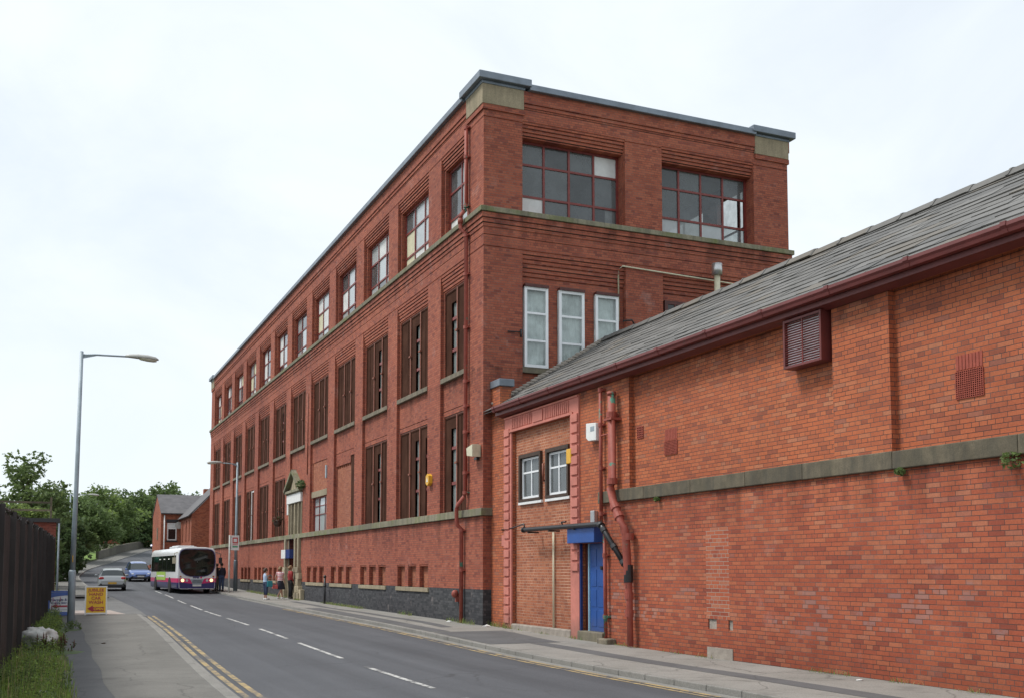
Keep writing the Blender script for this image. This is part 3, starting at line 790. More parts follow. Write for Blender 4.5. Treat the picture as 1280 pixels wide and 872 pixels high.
for (x0, x1, y0, y1) in ((XF, XF + 1.32, YC, YC + 1.32), (XE - 1.34, XE, YC, YC + 1.3), (XF, XF + 1.3, YE - 1.5, YE)):
    mb = MB()
    mb.box(x0 - 0.05, x1 + 0.05, y0 - 0.05, y1 + 0.05, 15.82, 15.98, 0)
    cap = mb.build('pier_cornice', M['brick_mill'], mill)
    mb = MB()
    mb.box(x0 - 0.07, x1 + 0.02, y0 - 0.07, y1 + 0.02, 15.98, 16.62)
    mb.build('pier_block', M['stone_pale'], mill, bevel=0.01)
    mb = MB()
    mb.box(x0 - 0.10, x1 + 0.06, y0 - 0.10, y1 + 0.06, 16.60, 16.70)
    mb.box(x0 - 0.24, x1 + 0.22, y0 - 0.24, y1 + 0.22, 16.70, 16.93)
    mb.build('pier_cap', M['lead'], mill, bevel=0.02)
def framed(parent, name, axis, plane, sgn, u0, u1, z0, z1, d, cols, rws, fm, pm, bar=0.05, outer=0.07, dep=0.09, choose=None):
    """window part (frame) with one child mesh for the panes"""
    mb = MB()
    for (a, b, c, e) in ((u0, u0 + outer, z0, z1), (u1 - outer, u1, z0, z1), (u0 + outer, u1 - outer, z0, z0 + outer), (u0 + outer, u1 - outer, z1 - outer, z1)):
        slab(mb, axis, plane, sgn, a, b, c, e, d - dep/2, d + dep/2)
    for c in cols: slab(mb, axis, plane, sgn, c - bar/2, c + bar/2, z0 + outer, z1 - outer, d - dep/2 + 0.008, d + dep/2 - 0.008)
    for r in rws: slab(mb, axis, plane, sgn, u0 + outer, u1 - outer, r - bar/2, r + bar/2, d - dep/2 + 0.012, d + dep/2 - 0.012)
    f = mb.build(name, fm, parent)
    mb = MB()
    ue = [u0 + outer/2] + list(cols) + [u1 - outer/2]; ze = [z0 + outer/2] + list(rws) + [z1 - outer/2]
    for i in range(len(ue) - 1):
        for j in range(len(ze) - 1):
            k = choose(i, j) if choose else 0
            if k is None: continue
            dd = d + random.uniform(-0.004, 0.004)
            t1, t2 = random.uniform(-.006, .006), random.uniform(-.006, .006)
            P = lambda u, z, q: (plane + sgn*(dd + q), u, z) if axis == 'x' else (u, plane + sgn*(dd + q), z)
            mb.poly([P(ue[i], ze[j], t1), P(ue[i+1], ze[j], t2), P(ue[i+1], ze[j+1], -t1), P(ue[i], ze[j+1], -t2)], k)
    if mb.f: mb.build('pane', pm, f)
    return f

# top floor windows on the street: red frames, 3 x 3 panes, some boarded white or yellow
GP_ = [M['glass'], M['glass_grey'], M['board_white'], M['board_yellow'], M['glass_pale'], M['glass_grey2'], M['glass_mid']]
rnd = random.Random(3)
# (column from the far side, row from the bottom) -> pane
SPEC = {0: {(1, 0): 2, (0, 0): 4}, 1: {(2, 1): 3, (2, 0): 3, (1, 0): 2, (0, 0): 2, (2, 2): 1, (1, 2): 4, (0, 2): 4, (1, 1): 4, (0, 1): 4}, 2: {(1, 2): 2, (0, 2): 4}, 3: {(0, 2): 1, (2, 1): 2, (1, 1): 4}, 4: {(2, 0): 4}}
for k, (a, b) in enumerate(BAYS):
    u0, u1 = a + 0.05, b - 0.12
    cols = [u0 + (u1 - u0) * q / 3 for q in (1, 2)] if k else [u0 + (u1 - u0) * 0.5]
    sp = SPEC.get(k, {})
    def ch(i, j, sp=sp, k=k):
        n = 2 if k else 1
        return sp.get((i, j), rnd.choice([0, 0, 1, 4, 4, 4, 2, 2, 3]) if k > 3 else rnd.choice([0, 4, 4, 0]))
    framed(mill, 'window', 'x', XF, 1, u0, u1, 12.72, 15.12, 0.30, cols, [13.36, 14.30], M['red_paint'], GP_, 0.07, 0.09, choose=ch)
# end wall, top floor
def che(i, j): return {(0, 0): 2, (3, 2): 2, (1, 2): 5, (2, 1): 5, (0, 1): 1, (3, 0): 5}.get((i, j), 1)
f = framed(mill, 'window', 'y', YC, 1, 13.44, 17.08, 12.72, 15.19, 0.46, [14.36, 15.26, 16.16], [13.40, 14.43], M['red_paint'], GP_, 0.07, 0.08, choose=che)
mb = MB(); mb.box(16.62, 16.98, YC + 0.50, YC + 0.53, 12.80, 13.37); mb.build('board', M['board_white'], f)
def che2(i, j): return {(3, 1): None, (3, 0): 0, (2, 0): 4, (0, 0): 4, (1, 0): 6, (2, 1): 0, (0, 2): 5, (2, 2): 5}.get((i, j), 1)
framed(mill, 'window', 'y', YC, 1, 18.52, 22.18, 12.72, 15.19, 0.46, [19.42, 20.30, 21.20], [13.40, 14.43], M['red_paint'], GP_, 0.07, 0.08, choose=che2)
# east side windows, seen through the top floor
for k, (a, b) in enumerate(BAYS[:6]):
    framed(mill, 'window', 'x', XE, -1, a - 0.3, b + 0.2, 12.6, 15.7, 0.2, [a + 1.2, b - 1.2], [14.2], M['red_paint'], GP_, 0.06, 0.08, choose=lambda i, j: 0)
# end wall, middle floor: new white frames with three lights and a net curtain behind
for a, b in ((13.52, 14.34), (14.72, 15.62), (16.02, 16.86)):
    f = framed(mill, 'window', 'y', YC, 1, a, b, 7.88, 10.40, 0.10, [], [8.72, 9.58], M['grey_pvc'], [M['glass_clean']], 0.065, 0.09, 0.07)
    mb = MB()
    n = 12
    for i in range(n):
        x0, x1 = a + (b - a) * i / n, a + (b - a) * (i + 1) / n
        mb.poly([(x0, YC + 0.19 + 0.02 * (i % 2), 7.9), (x1, YC + 0.19 + 0.02 * ((i + 1) % 2), 7.9), (x1, YC + 0.19 + 0.02 * ((i + 1) % 2), 10.4), (x0, YC + 0.19 + 0.02 * (i % 2), 10.4)])
    mb.build('curtain', M['curtain'], f)
    mb = MB(); mb.box(a, b, YC + 0.0, YC + 0.2, 10.40, 10.478); mb.build('lintel', M['dark_red_wood'], f)
    mb = MB(); mb.box(a - 0.12, b + 0.12, YC + 0.08, YC + 0.40, 7.70, 7.878); mb.build('sill', M['stone'], f, bevel=0.01)
f = framed(mill, 'window', 'y', YC, 1, 18.62, 19.45, 7.88, 10.48, 0.12, [19.03], [9.4], M['dark_red_wood'], [M['glass_dark']], 0.06, 0.12, 0.07)

# the tall three-light windows of the two lower floors: dark frames behind security mesh
def tall(k, a, b, z0, z1, sill, pale, three=True):
    d = DR + 0.12
    n = 3 if three else 2
    mb = MB()
    us = [a + (b - a) * q / n for q in range(n + 1)]
    for q in range(1, n):                             # terracotta mullions, each with a bracket half way up
        u = us[q]; slab(mb, 'x', XF, 1, u - 0.042, u + 0.042, z0, z1, DR + 0.02, d + 0.06)
        slab(mb, 'x', XF, 1, u - 0.10, u + 0.10, (z0 + z1)/2 - 0.03, (z0 + z1)/2 + 0.03, DR - 0.02, DR + 0.05)
    slab(mb, 'x', XF, 1, a, b, z1 - 0.05, z1, DR + 0.03, d + 0.06)
    f = mb.build('window', M['mullion'], mill)
    mb = MB(); gl = MB(); tr = MB()
    for q in range(n):
        c, e = us[q] + (0.042 if q else 0.0), us[q+1] - (0.042 if q < n - 1 else 0.0)
        for (x0, x1, y0, y1) in ((c, c + 0.04, z0, z1 - 0.05), (e - 0.04, e, z0, z1 - 0.05), (c + 0.04, e - 0.04, z0, z0 + 0.04), (c + 0.04, e - 0.04, z1 - 0.09, z1 - 0.05)):
            slab(mb, 'x', XF, 1, x0, x1, y0, y1, DR + 0.04, DR + 0.09)
        hasg = (q in pale)
        split = c + (e - c) * (0.52 if hasg else 0.0)
        if hasg:
            # the mesh has been cut back from the near half of this light
            slab(gl, 'x', XF, 1, c + 0.04, split, z0 + 0.04, z1 - 0.45, d + 0.02, d + 0.03)
            for zz in (z0 + (z1 - z0) * 0.30, z0 + (z1 - z0) * 0.66): slab(tr, 'x', XF, 1, c + 0.04, split, zz - 0.05, zz + 0.05, d - 0.04, d + 0.02); tr.build('transom', M['red_paint'], f); tr = MB()
            slab(mb, 'x', XF, 1, split, e - 0.04, z0 + 0.04, z1 - 0.09, DR + 0.06, DR + 0.07)
            slab(mb, 'x', XF, 1, c + 0.04, split, z1 - 0.45, z1 - 0.09, DR + 0.06, DR + 0.07)
        else:
            slab(mb, 'x', XF, 1, c + 0.04, e - 0.04, z0 + 0.04, z1 - 0.09, DR + 0.06, DR + 0.07)
            u = random.uniform(c + 0.3, e - 0.2)
            slab(mb, 'x', XF, 1, u - 0.02, u + 0.02, z0 + 0.04, z1 - 0.09, DR + 0.045, DR + 0.059)
    mb.build('security_mesh', M['mesh'], f)
    if gl.f: gl.build('pane', M['glass_mid'], f)
    if sill:
        mb = MB(); mb.box(XF - 0.02, XF + DR + 0.25, a - 0.06, b + 0.06, z0 - 0.16, z0 - 0.001)
        mb.build('sill', M['stone'], f, bevel=0.012)
    return f
for k, (a, b) in enumerate(BAYS):
    tall(k, a + 0.10, b - 0.10, 7.98, 10.90, True, {0: (1,), 1: (1,), 2: (1,)}.get(k, (1,) if k in (6, 10) else ()), k > 0)
    if k not in (3, 4, 5):
        f = tall(k, a + 0.10, b - 0.10, 3.47, 6.70, False, {0: (1,), 1: (0, 1), 2: (1,)}.get(k, (0, 2) if k == 8 else ()), k > 0)
        if k == 8:
            mb = MB()
            for u in (a + 0.6, a + 1.5):
                slab(mb, 'x', XF, 1, u, u + 0.09, 3.5, 6.55, DR + 0.02, DR + 0.09)
            slab(mb, 'x', XF, 1, a + 0.6, a + 1.59, 6.55, 6.64, DR + 0.02, DR + 0.09)
            mb.build('broken_frame', M['white_paint'], f)
a, b = BAYS[3]
mb = MB(); slab(mb, 'x', XF, 1, a + 0.13, a + 1.01, 3.48, 6.59, DR + 0.03, DR + 0.06); mb.build('slit_window', M['mesh'], mill)
a, b = BAYS[4]
f = framed(mill, 'window', 'x', XF, 1, a + 0.55, b - 0.15, 3.47, 5.14, DR + 0.14, [a + 1.25, a + 2.4], [4.3, 4.72], M['red_paint'], [M['glass_pale']], 0.035, 0.05)
mb = MB(); slab(mb, 'x', XF, 1, a + 0.42, b - 0.05, 5.15, 5.45, DR - 0.03, DR + 0.2); mb.build('lintel', M['stone_pale'], f, bevel=0.01)
mb = MB(); slab(mb, 'x', XF, 1, a + 0.42, a + 0.62, 5.95, 6.55, DR - 0.06, DR + 0.1); mb.build('vent', M['galv'], mill)

# the entrance: pediment, white name panel, mullioned window, stone door surround
mb = MB()
pk = (56.1, 6.66)
for (u0, z0_, u1, z1_) in ((54.35, 5.76, 56.1, 6.74), (57.95, 5.76, 56.1, 6.74)):
    du, dz = u1 - u0, z1_ - z0_; L = math.hypot(du, dz); nu_, nz_ = -dz / L, du / L
    if nz_ < 0: nu_, nz_ = -nu_, -nz_
    c = ((u0 + u1)/2, (z0_ + z1_)/2)
    mb.obox((XF - 0.02, c[0], c[1] + 0.05), (0.24, 0, 0), (0, du/2 * 1.06, dz/2 * 1.06), (0, nu_ * 0.07, nz_ * 0.07))
mb.box(XF - 0.20, XF + 0.2, 54.30, 58.0, 5.67, 5.80)
for q in range(14): mb.box(XF - 0.15, XF - 0.02, 54.45 + q * 0.25, 54.57 + q * 0.25, 5.60, 5.669)
ped = mb.build('pediment', M['stone_moss'], mill)
mb = MB(); mb.prism([(54.7, 5.801), (57.6, 5.801), (56.15, 6.6)], 'x', XF - 0.02, XF + 0.1); mb.build('tympanum', M['stone'], ped)
mb = MB(); mb.prism([(55.6, 5.81), (56.7, 5.81), (56.35, 6.25), (56.15, 6.5), (55.95, 6.25)], 'x', XF - 0.10, XF - 0.021); mb.build('shield', M['stone_pale'], ped)
mb = MB(); mb.box(XF - 0.10, XF + 0.2, 54.45, 57.85, 5.12, 5.598); mb.box(XF - 0.08, XF + 0.2, 57.56, 57.85, 4.55, 5.119); mb.build('name_panel', M['white'], mill, bevel=0.01)
mb = MB()
for u in (54.5, 55.25, 56.15, 56.95, 57.5): mb.box(XF - 0.04, XF + 0.25, u - 0.07, u + 0.07, 3.469, 5.119)
f = mb.build('window', M['stone_pale'], mill, bevel=0.01)
mb = MB(); slab(mb, 'x', XF, 1, 54.4, 57.7, 3.47, 5.12, 0.20, 0.22); mb.build('pane', M['glass_dark'], f)
mb = MB()
for j, (y0, y1, z0, z1, p) in enumerate([(54.0, 55.9, -0.3, 0.45, 0.26), (53.7, 54.4, -0.3, 0.62, 0.20), (54.15, 55.9, 0.452, 0.80, 0.22), (54.4, 55.9, 0.802, 1.14, 0.20), (54.3, 55.9, 1.142, 1.46, 0.18), (54.45, 55.9, 1.462, 1.75, 0.20),
                                         ]):
    mb.box(XF - p, XF + 0.3, y0, y1, z0, z1)
for u in (54.75, 55.55): mb.box(XF - 0.14, XF + 0.25, u - 0.15, u + 0.15, 1.752, 3.239)
mb.build('door_jamb', M['stone_pale'], mill, bevel=0.02)
mb = MB()
for j, (y0, y1, z0, z1, p) in enumerate([(57.7, 58.6, -0.3, 0.5, 0.22), (57.7, 58.45, 0.502, 1.1, 0.2), (57.7, 58.35, 1.102, 1.75, 0.18)]): mb.box(XF - p, XF + 0.3, y0, y1, z0, z1)
mb.box(XF - 0.14, XF + 0.25, 57.85, 58.15, 1.752, 3.239)
mb.build('door_jamb', M['stone_pale'], mill, bevel=0.02)
mb = MB(); mb.box(XF + 0.45, XF + 0.52, 55.9, 57.7, -0.2, 2.9); d_ = mb.build('door', M['blue_dark'], mill)
mb = MB(); mb.box(XF + 0.38, XF + 0.45, 56.6, 56.66, 0.9, 1.3); mb.build('handle', M['steel'], d_)
mb = MB(); mb.box(XF - 0.32, XF + 0.2, 55.85, 57.9, 2.22, 2.68); sh = mb.build('shutter_box', M['blue_dark'], mill)
mb = MB(); mb.box(XF - 0.34, XF - 0.322, 56.85, 57.9, 2.22, 2.68); mb.build('panel', M['white'], sh)
mb = MB(); mb.box(XF - 0.02, XF + 0.04, 57.55, 57.64, 0.05, 3.2); mb.build('door_post', M['stone_pale'], sh)

# downpipe on the corner, from the parapet, kinking round the string course and the base band
def collars(mb, x, y, zs, r, m=0):
    for z in zs:
        mb.tube([(x, y, z - 0.05), (x, y, z + 0.05)], r * 1.35, 10, m, False)
        mb.box(x + r * 0.3, x + r * 0.3 + 0.14, y - r * 2.1, y + r * 2.1, z - 0.02, z + 0.02, m)
mb = MB()
px, py = XF - 0.10, 31.08
mb.tube([(px, py, 15.7), (px, py, 13.05), (px - 0.02, py, 12.98), (px - 0.13, py + 0.1, 12.84), (px - 0.15, py + 0.12, 12.74), (px - 0.15, py + 0.12, 12.42), (px - 0.10, py + 0.05, 12.30), (px, py, 12.2), (px, py, 3.95), (px - 0.03, py + 0.03, 3.88), (px - 0.15, py + 0.30, 3.62), (px - 0.16, py + 0.33, 3.52), (px - 0.16, py + 0.33, 3.12), (px - 0.12, py + 0.33, 2.98), (px, py + 0.33, 2.88), (px, py + 0.33, -0.05)], 0.062, 10)
collars(mb, px, py, (15.65, 14.7, 13.1, 12.15, 10.9, 9.2, 7.5, 6.72, 5.9, 4.62, 4.0), 0.062)
collars(mb, px, py + 0.33, (2.84, 1.6), 0.062)
mb.tube([(px - 0.15, py + 0.12, 12.7), (px - 0.15, py + 0.12, 12.55)], 0.085, 10)
mb.build('downpipe', M['pipe'], mill)
mb = MB(); mb.ball((XF - 0.12, 31.9, 0.85), (0.12, 0.10, 0.13), 8); mb.box(XF - 0.1, XF, 31.85, 31.95, 0.6, 0.85); mb.build('alarm_bell', M['pipe'], mill)
mb = MB(); mb.prism([(30.0, 5.02), (30.45, 5.08), (30.5, 5.32), (30.0, 5.40)], 'x', XF - 0.30, XF - 0.02); fl = mb.build('floodlight', M['cream'], mill, bevel=0.01)
mb = MB(); mb.box(XF - 0.1, XF, 30.15, 30.35, 4.95, 5.03); mb.build('bracket', M['black_plastic'], fl)
mb = MB(); mb.prism([(34.45, 4.55), (34.45, 4.80), (34.60, 4.88), (34.75, 4.80), (34.75, 4.55), (34.60, 4.47)], 'x', XF - 0.14, XF); ab = mb.build('alarm_box', M['yellow'], mill)
mb = MB(); mb.prism([(34.52, 4.60), (34.68, 4.60), (34.60, 4.76)], 'x', XF - 0.148, XF - 0.1405); mb.build('emblem', M['white'], ab)
mb = MB()
mb.tube([(16.88, YC + 0.10, 9.62), (16.88, YC + 0.10, 11.30), (16.95, YC - 0.05, 11.40), (20.9, YC - 0.05, 11.29), (23.0, YC - 0.05, 11.2)], 0.025, 6)
mb.build('conduit', M['cream'], mill)
mb = MB(); mb.tube([(12.9, YC - 0.05, 8.9), (13.35, YC - 0.05, 8.92)], 0.02, 6); mb.tube([(13.35, YC - 0.05, 8.75), (13.35, YC - 0.05, 9.0)], 0.03, 6)
mb.tube([(16.95, YC - 0.05, 9.6), (17.2, YC - 0.2, 9.62), (17.35, YC - 0.1, 9.5)], 0.03, 6); mb.build('bracket', M['black_plastic'], mill)
mb = MB(); mb.tube([(XF - 0.03, 53.3, 10.5), (XF - 0.03, 53.3, 6.4)], 0.025, 6); mb.build('overflow_pipe', M['mullion'], mill)
# ------------------------------------------------------------------ the low workshop in front of the mill's end wall
XL_, WY0, WY1 = 12.38, 5.0, 29.84
EV, RX, RZ = 6.34, 16.30, 8.90                       # eaves height, ridge line
shop = thing('workshop_building', 'low orange brick workshop with a stone slate roof, oxblood gutter and a blue side door', 'workshop', (XL_, WY1, 0))
O, Lw, INF, PK, CE = 0, 1, 2, 3, 4
rc = [(WY0, WY1, -0.6, 3.22, 0.0, Lw), (22.96, WY1, -0.6, 6.3, 0.0, O)]
rc += [(14.52, 21.52, 3.47, 6.12, 0.13, O), (WY0, 13.16, 3.47, 6.12, 0.13, O)]
rc += [(24.49, 28.24, -0.6, 5.57, 0.10, INF)]
rc += [(22.80, 23.98, 0.06, 2.26, (HOLE, 0.42), 0)]
for a, b in ((24.74, 26.12), (26.44, 27.90)): rc.append((a, b, 3.52, 4.87, (HOLE, 0.34), 0))
rc += [(17.55, 18.40, 0.42, 0.62, 0.03, CE), (17.55, 18.42, -0.6, 0.06, -0.02, CE), (17.70, 18.1, 0.42, 0.62, 0.0, Lw)]
mb = MB()
relief(mb, 'x', XL_, 1, WY0, WY1, -0.6, 6.25, rc, 0.45)
mb.poly([(XL_ + 0.45, WY0, -0.6), (20.2, WY0, -0.6), (20.2, WY0, 6.2), (RX, WY0, RZ - 0.15), (XL_ + 0.45, WY0, 6.25)], O)
mb.poly([(20.2, WY0, -0.6), (20.2, WY1, -0.6), (20.2, WY1, 6.2), (20.2, WY0, 6.2)], O)
mb.poly([(XL_ + 0.45, WY1 - 0.02, -0.6), (20.2, WY1 - 0.02, -0.6), (20.2, WY1 - 0.02, 6.2), (RX, WY1 - 0.02, RZ - 0.15), (XL_ + 0.45, WY1 - 0.02, 6.25)], O)
mb.build('wall', [M['brick_orange'], M['brick_low'], M['brick_infill'], M['pink'], M['cement']], shop)
mb = MB()
mb.box(XL_ - 0.002, XL_ + 0.36, 29.18, WY1 + 0.0, 6.252, 7.08)
pr = mb.build('gable_pier', M['brick_orange'], shop)
mb = MB(); mb.box(XL_ - 0.06, XL_ + 0.44, 29.10, WY1 + 0.01, 7.08, 7.30); mb.build('coping', M['lead'], pr, bevel=0.02)
# stone band
mb = MB()
ys = [WY0, 7.1, 9.05, 10.7, 13.1, 15.3, 17.0, 18.9, 20.8, 22.96]
for a, b in zip(ys, ys[1:]): mb.box(XL_ - 0.07, XL_ + 0.14, a + 0.003, b - 0.003, 3.20 + random.uniform(-.006, .006), 3.485 + random.uniform(-.006, .006))
mb.build('stone_band', M['stone_grey'], shop, bevel=0.015)
# pink surround with block quoins and a fluted head
mb = MB()
for (a, b) in ((28.24, 28.74), (24.00, 24.49)):
    zt = 0.06 if a > 26 else -0.02
    mb.box(XL_ - 0.045, XL_ + 0.12, a + (0.006 if a > 26 else 0), b - (0 if a > 26 else 0.006), -0.3, 6.04)
    if a > 26: inner = (a, a + 0.30); full = (a + 0.0, b)
    z = 0.05 if a > 26 else 1.55
    while z < 5.55:
        if a > 26: mb.box(XL_ - 0.085, XL_ - 0.0452, a + 0.12, b - 0.02, z + 0.03, z + 0.24)
        else: mb.box(XL_ - 0.085, XL_ - 0.0452, a + 0.02, b - 0.10, z + 0.03, z + 0.24)
        z += 0.27
mb.box(XL_ - 0.044, XL_ + 0.12, 24.485, 28.245, 5.576, 6.038)
mb.box(XL_ - 0.075, XL_ - 0.0442, 24.3, 28.4, 5.57, 5.64); mb.box(XL_ - 0.075, XL_ - 0.0442, 24.02, 28.72, 5.99, 6.04)
y = 24.55
while y < 28.2:
    if not (26.0 < y < 26.75): mb.box(XL_ - 0.070, XL_ - 0.0443, y, y + 0.065, 5.66, 5.97)
    y += 0.115
mb.box(XL_ - 0.075, XL_ - 0.0443, 26.1, 26.72, 5.66, 5.97)
mb.box(XL_ - 0.01, XL_ + 0.05, 28.742, 29.05, 2.3, 2.62)
mb.build('pink_surround', M['pink'], shop, bevel=0.008)
# roof: courses of separate stone slates on a boarded deck
sl_ = (RZ - EV) / (RX - 12.10)
L = math.hypot(RZ - EV, RX - 12.10); du, dz = (RX - 12.10) / L, (RZ - EV) / L
mb = MB()
mb.poly([(12.10, WY0 - 0.2, EV - 0.05), (12.10, 29.83, EV - 0.05), (RX, 29.83, RZ - 0.05), (RX, WY0 - 0.2, RZ - 0.05)], 1)
mb.poly([(20.5, WY0 - 0.2, EV - 0.05), (20.5, 29.83, EV - 0.05), (RX, 29.83, RZ - 0.05), (RX, WY0 - 0.2, RZ - 0.05)], 1)
nc = 12
rr_ = random.Random(11)
s = 0.0
cs = []
for i in range(nc): cs.append(L * (i / nc) ** 0.96)
cs.append(L)
for i in range(nc):
    s0, s1 = cs[i], min(L, cs[i+1] + 0.10)
    y = WY0 - 0.2 - rr_.uniform(0, .4)
    wavy = [rr_.uniform(-0.012, 0.012) for _ in range(8)]
    while y < 29.0 + (0.8 if s0 > 0.45 else 0):
        wd = rr_.uniform(0.45, 0.95)
        y1 = min(y + wd, 29.83)
        t = 0.018 + rr_.uniform(-.005, .008); lo = rr_.uniform(-0.010, 0.008) + 0.012 * math.sin(y * 0.7 + i)
        lift = rr_.uniform(0, 0.010)
        m_ = rr_.choices([0, 1, 2, 3], [6, 3, 1.5, 2])[0]
        a = (12.10 + du * (s0 + lo), EV + dz * (s0 + lo)); b = (12.10 + du * s1, EV + dz * s1)
        nx_, nz_ = -dz, du
        q = [(a[0] + nx_ * (0.008 + lift), a[1] + nz_ * (0.008 + lift)), (a[0] + nx_ * (0.008 + lift + t), a[1] + nz_ * (0.008 + lift + t)), (b[0] + nx_ * t * 0.7, b[1] + nz_ * t * 0.7), (b[0], b[1])]
        tl = rr_.uniform(-0.006, 0.006)
        mb.rings([[(p[0], y + 0.003, p[1] + tl) for p in q], [(p[0], y1 - 0.003, p[1] - tl) for p in q]], m_, False)
        y = y1
        if y >= 29.82: break
roof = mb.build('roof', SL, shop)
mb = MB()
y = WY0 - 0.2
while y < 29.2:
    ln = 0.92; h = rr_.uniform(-0.015, 0.022)
    pts = [(-0.24, -0.13), (-0.12, 0.02), (0, 0.05), (0.12, 0.02), (0.24, -0.13), (0.2, -0.15), (0, 0.0), (-0.2, -0.15)]
    mb.rings([[(RX + p[0], y, RZ + 0.07 + p[1] + h) for p in pts], [(RX + p[0], y + ln - 0.01, RZ + 0.07 + p[1] + h - 0.012) for p in pts]], rr_.choice([0, 0, 2]), False)
    mb.rings([[(RX + p[0] * 1.03, y + ln - 0.04, RZ + 0.078 + p[1] * 1.02 + h) for p in pts], [(RX + p[0] * 1.03, y + ln + 0.02, RZ + 0.078 + p[1] * 1.02 + h) for p in pts]], 0, False)
    y += ln
mb.build('ridge_tile', SL, roof)
mb = MB()                                            # lumpy mortar fillet where the slates meet the mill
x = 12.5
while x < RX:
    z = EV + (x - 12.10) * sl_
    mb.ball((x, 29.76, z + 0.045), (0.17, 0.07, 0.05 + rr_.uniform(0, .025)), 8, 0, 0.15)
    x += 0.13
mb.build('flashing', M['cement'], roof)
# gutter, fascia
mb = MB()
pts = [(-0.07, 0.055), (-0.075, 0.0), (-0.05, -0.04), (-0.035, -0.09), (0.05, -0.10), (0.062, -0.04), (0.062, 0.045), (0.05, 0.045), (0.04, -0.07), (-0.03, -0.065), (-0.06, 0.0), (-0.058, 0.055)]
mb.rings([[(12.08 + p[0], 29.0, EV - 0.01 + p[1]) for p in pts], [(12.08 + p[0], WY0 - 0.2, EV - 0.03 + p[1]) for p in pts]], 0, False)
y = 28.9
while y > WY0:
    mb.rings([[(12.08 + p[0]*1.14, y, EV - 0.015 + p[1]*1.12) for p in pts[:7]], [(12.08 + p[0]*1.14, y - 0.10, EV - 0.015 + p[1]*1.12) for p in pts[:7]]], 0, False)
    y -= 1.83
gt = mb.build('gutter', M['gutter_red'], shop)
mb = MB()
mb.box(12.16, 12.20, WY0 - 0.2, 29.02, 6.13, 6.29); mb.box(12.20, XL_ + 0.1, WY0 - 0.2, 29.0, 6.22, 6.25)
mb.rings([[(12.20, WY0, 6.132), (12.36, WY0, 6.08), (12.36, WY0, 6.20), (12.20, WY0, 6.20)], [(12.20, 29.01, 6.132), (12.36, 29.01, 6.08), (12.36, 29.01, 6.20), (12.20, 29.01, 6.20)]], 0, False)
mb.build('fascia', M['gutter_red'], shop)
# two small windows with brown frames
for a, b in ((24.74, 26.12), (26.44, 27.90)):
    mb = MB()
    for (c, e, f_, h) in ((a, a + 0.09, 3.52, 4.87), (b - 0.09, b, 3.52, 4.87), (a + 0.09, b - 0.09, 3.52, 3.60), (a + 0.09, b - 0.09, 4.76, 4.87)):
        slab(mb, 'x', XL_, 1, c, e, f_, h, 0.02, 0.16)
    wf = mb.build('window', M['brown_wood'], shop, bevel=0.006)
    cols = [(a + b)/2 + 0.02]
    fr = framed(wf, 'casement', 'x', XL_, 1, a + 0.10, b - 0.10, 3.61, 4.75, 0.13, cols, [4.34], M['grey_pvc'], [M['glass_grey']], 0.05, 0.06, 0.05)
    mb = MB(); n = 14
    for i in range(n):
        u0, u1 = a + (b - a) * i / n, a + (b - a) * (i + 1) / n
        mb.poly([(XL_ + 0.26 + 0.02 * (i % 2), u0, 3.55), (XL_ + 0.26 + 0.02 * ((i+1) % 2), u1, 3.55), (XL_ + 0.26 + 0.02 * ((i+1) % 2), u1, 4.8), (XL_ + 0.26 + 0.02 * (i % 2), u0, 4.8)])
    mb.build('curtain', M['curtain_dim'], wf)
    mb = MB(); mb.box(XL_ + 0.03, XL_ + 0.2, a - 0.04, b + 0.04, 3.44, 3.517); mb.build('sill', M['white_paint'], wf, bevel=0.008)
mb = MB(); mb.box(XL_ + 0.06, XL_ + 0.13, 26.20, 26.36, 4.05, 4.15); mb.tube([(XL_ + 0.05, 26.3, 4.0), (XL_ + 0.05, 26.3, 4.5)], 0.03, 6); mb.build('stub_pipe', M['mullion'], shop)
# blue door, box shutter, step
mb = MB()
mb.box(XL_ + 0.12, XL_ + 0.17, 22.80, 23.72, 0.10, 2.26)
for z0_, z1_ in ((0.22, 0.62), (0.70, 1.12), (1.20, 1.62), (1.70, 2.12)):
    mb.box(XL_ + 0.11, XL_ + 0.1199, 23.02, 23.30, z0_, z1_); mb.box(XL_ + 0.11, XL_ + 0.1199, 23.38, 23.66, z0_, z1_)
dr = mb.build('door', M['blue_paint'], shop, bevel=0.006)
mb = MB(); mb.tube([(XL_ + 0.115, 23.06, 1.65), (XL_ + 0.06, 23.06, 1.65)], 0.045, 8); mb.build('lock', M['black_plastic'], dr)
mb = MB(); mb.box(XL_ + 0.09, XL_ + 0.16, 23.725, 23.77, 0.10, 2.26); mb.build('door_edge', plain('pale blue edge', (0.30, 0.52, 0.66), 0.5), dr)
mb = MB(); mb.box(XL_ + 0.12, XL_ + 0.2, 23.775, 23.97, 0.10, 2.26); mb.build('side_panel', M['dark_red_wood'], shop)
mb = MB(); mb.box(XL_ - 0.03, XL_ + 0.03, 23.95, 24.01, 0.02, 2.26); mb.build('guide_rail', M['blue_dark'], shop)
mb = MB(); mb.box(XL_ - 0.26, XL_ + 0.1, 22.80, 24.24, 2.27, 2.66); mb.build('shutter_box', M['blue_paint'], shop, bevel=0.01)
mb = MB(); mb.box(XL_ - 0.10, XL_ + 0.4, 22.72, 24.02, -0.4, 0.10); mb.build('step', M['stone'], shop, bevel=0.02)
mb = MB(); mb.box(XL_ - 0.26, XL_ + 0.02, 22.20, 22.70, -0.4, -0.01); mb.build('hopper_stone', M['stone'], shop, bevel=0.03)
mb = MB(); mb.box(XL_ - 0.06, XL_ + 0.1, 24.5, 28.24, -0.5, 0.08); mb.build('wall_foot', M['cement'], shop, bevel=0.03)
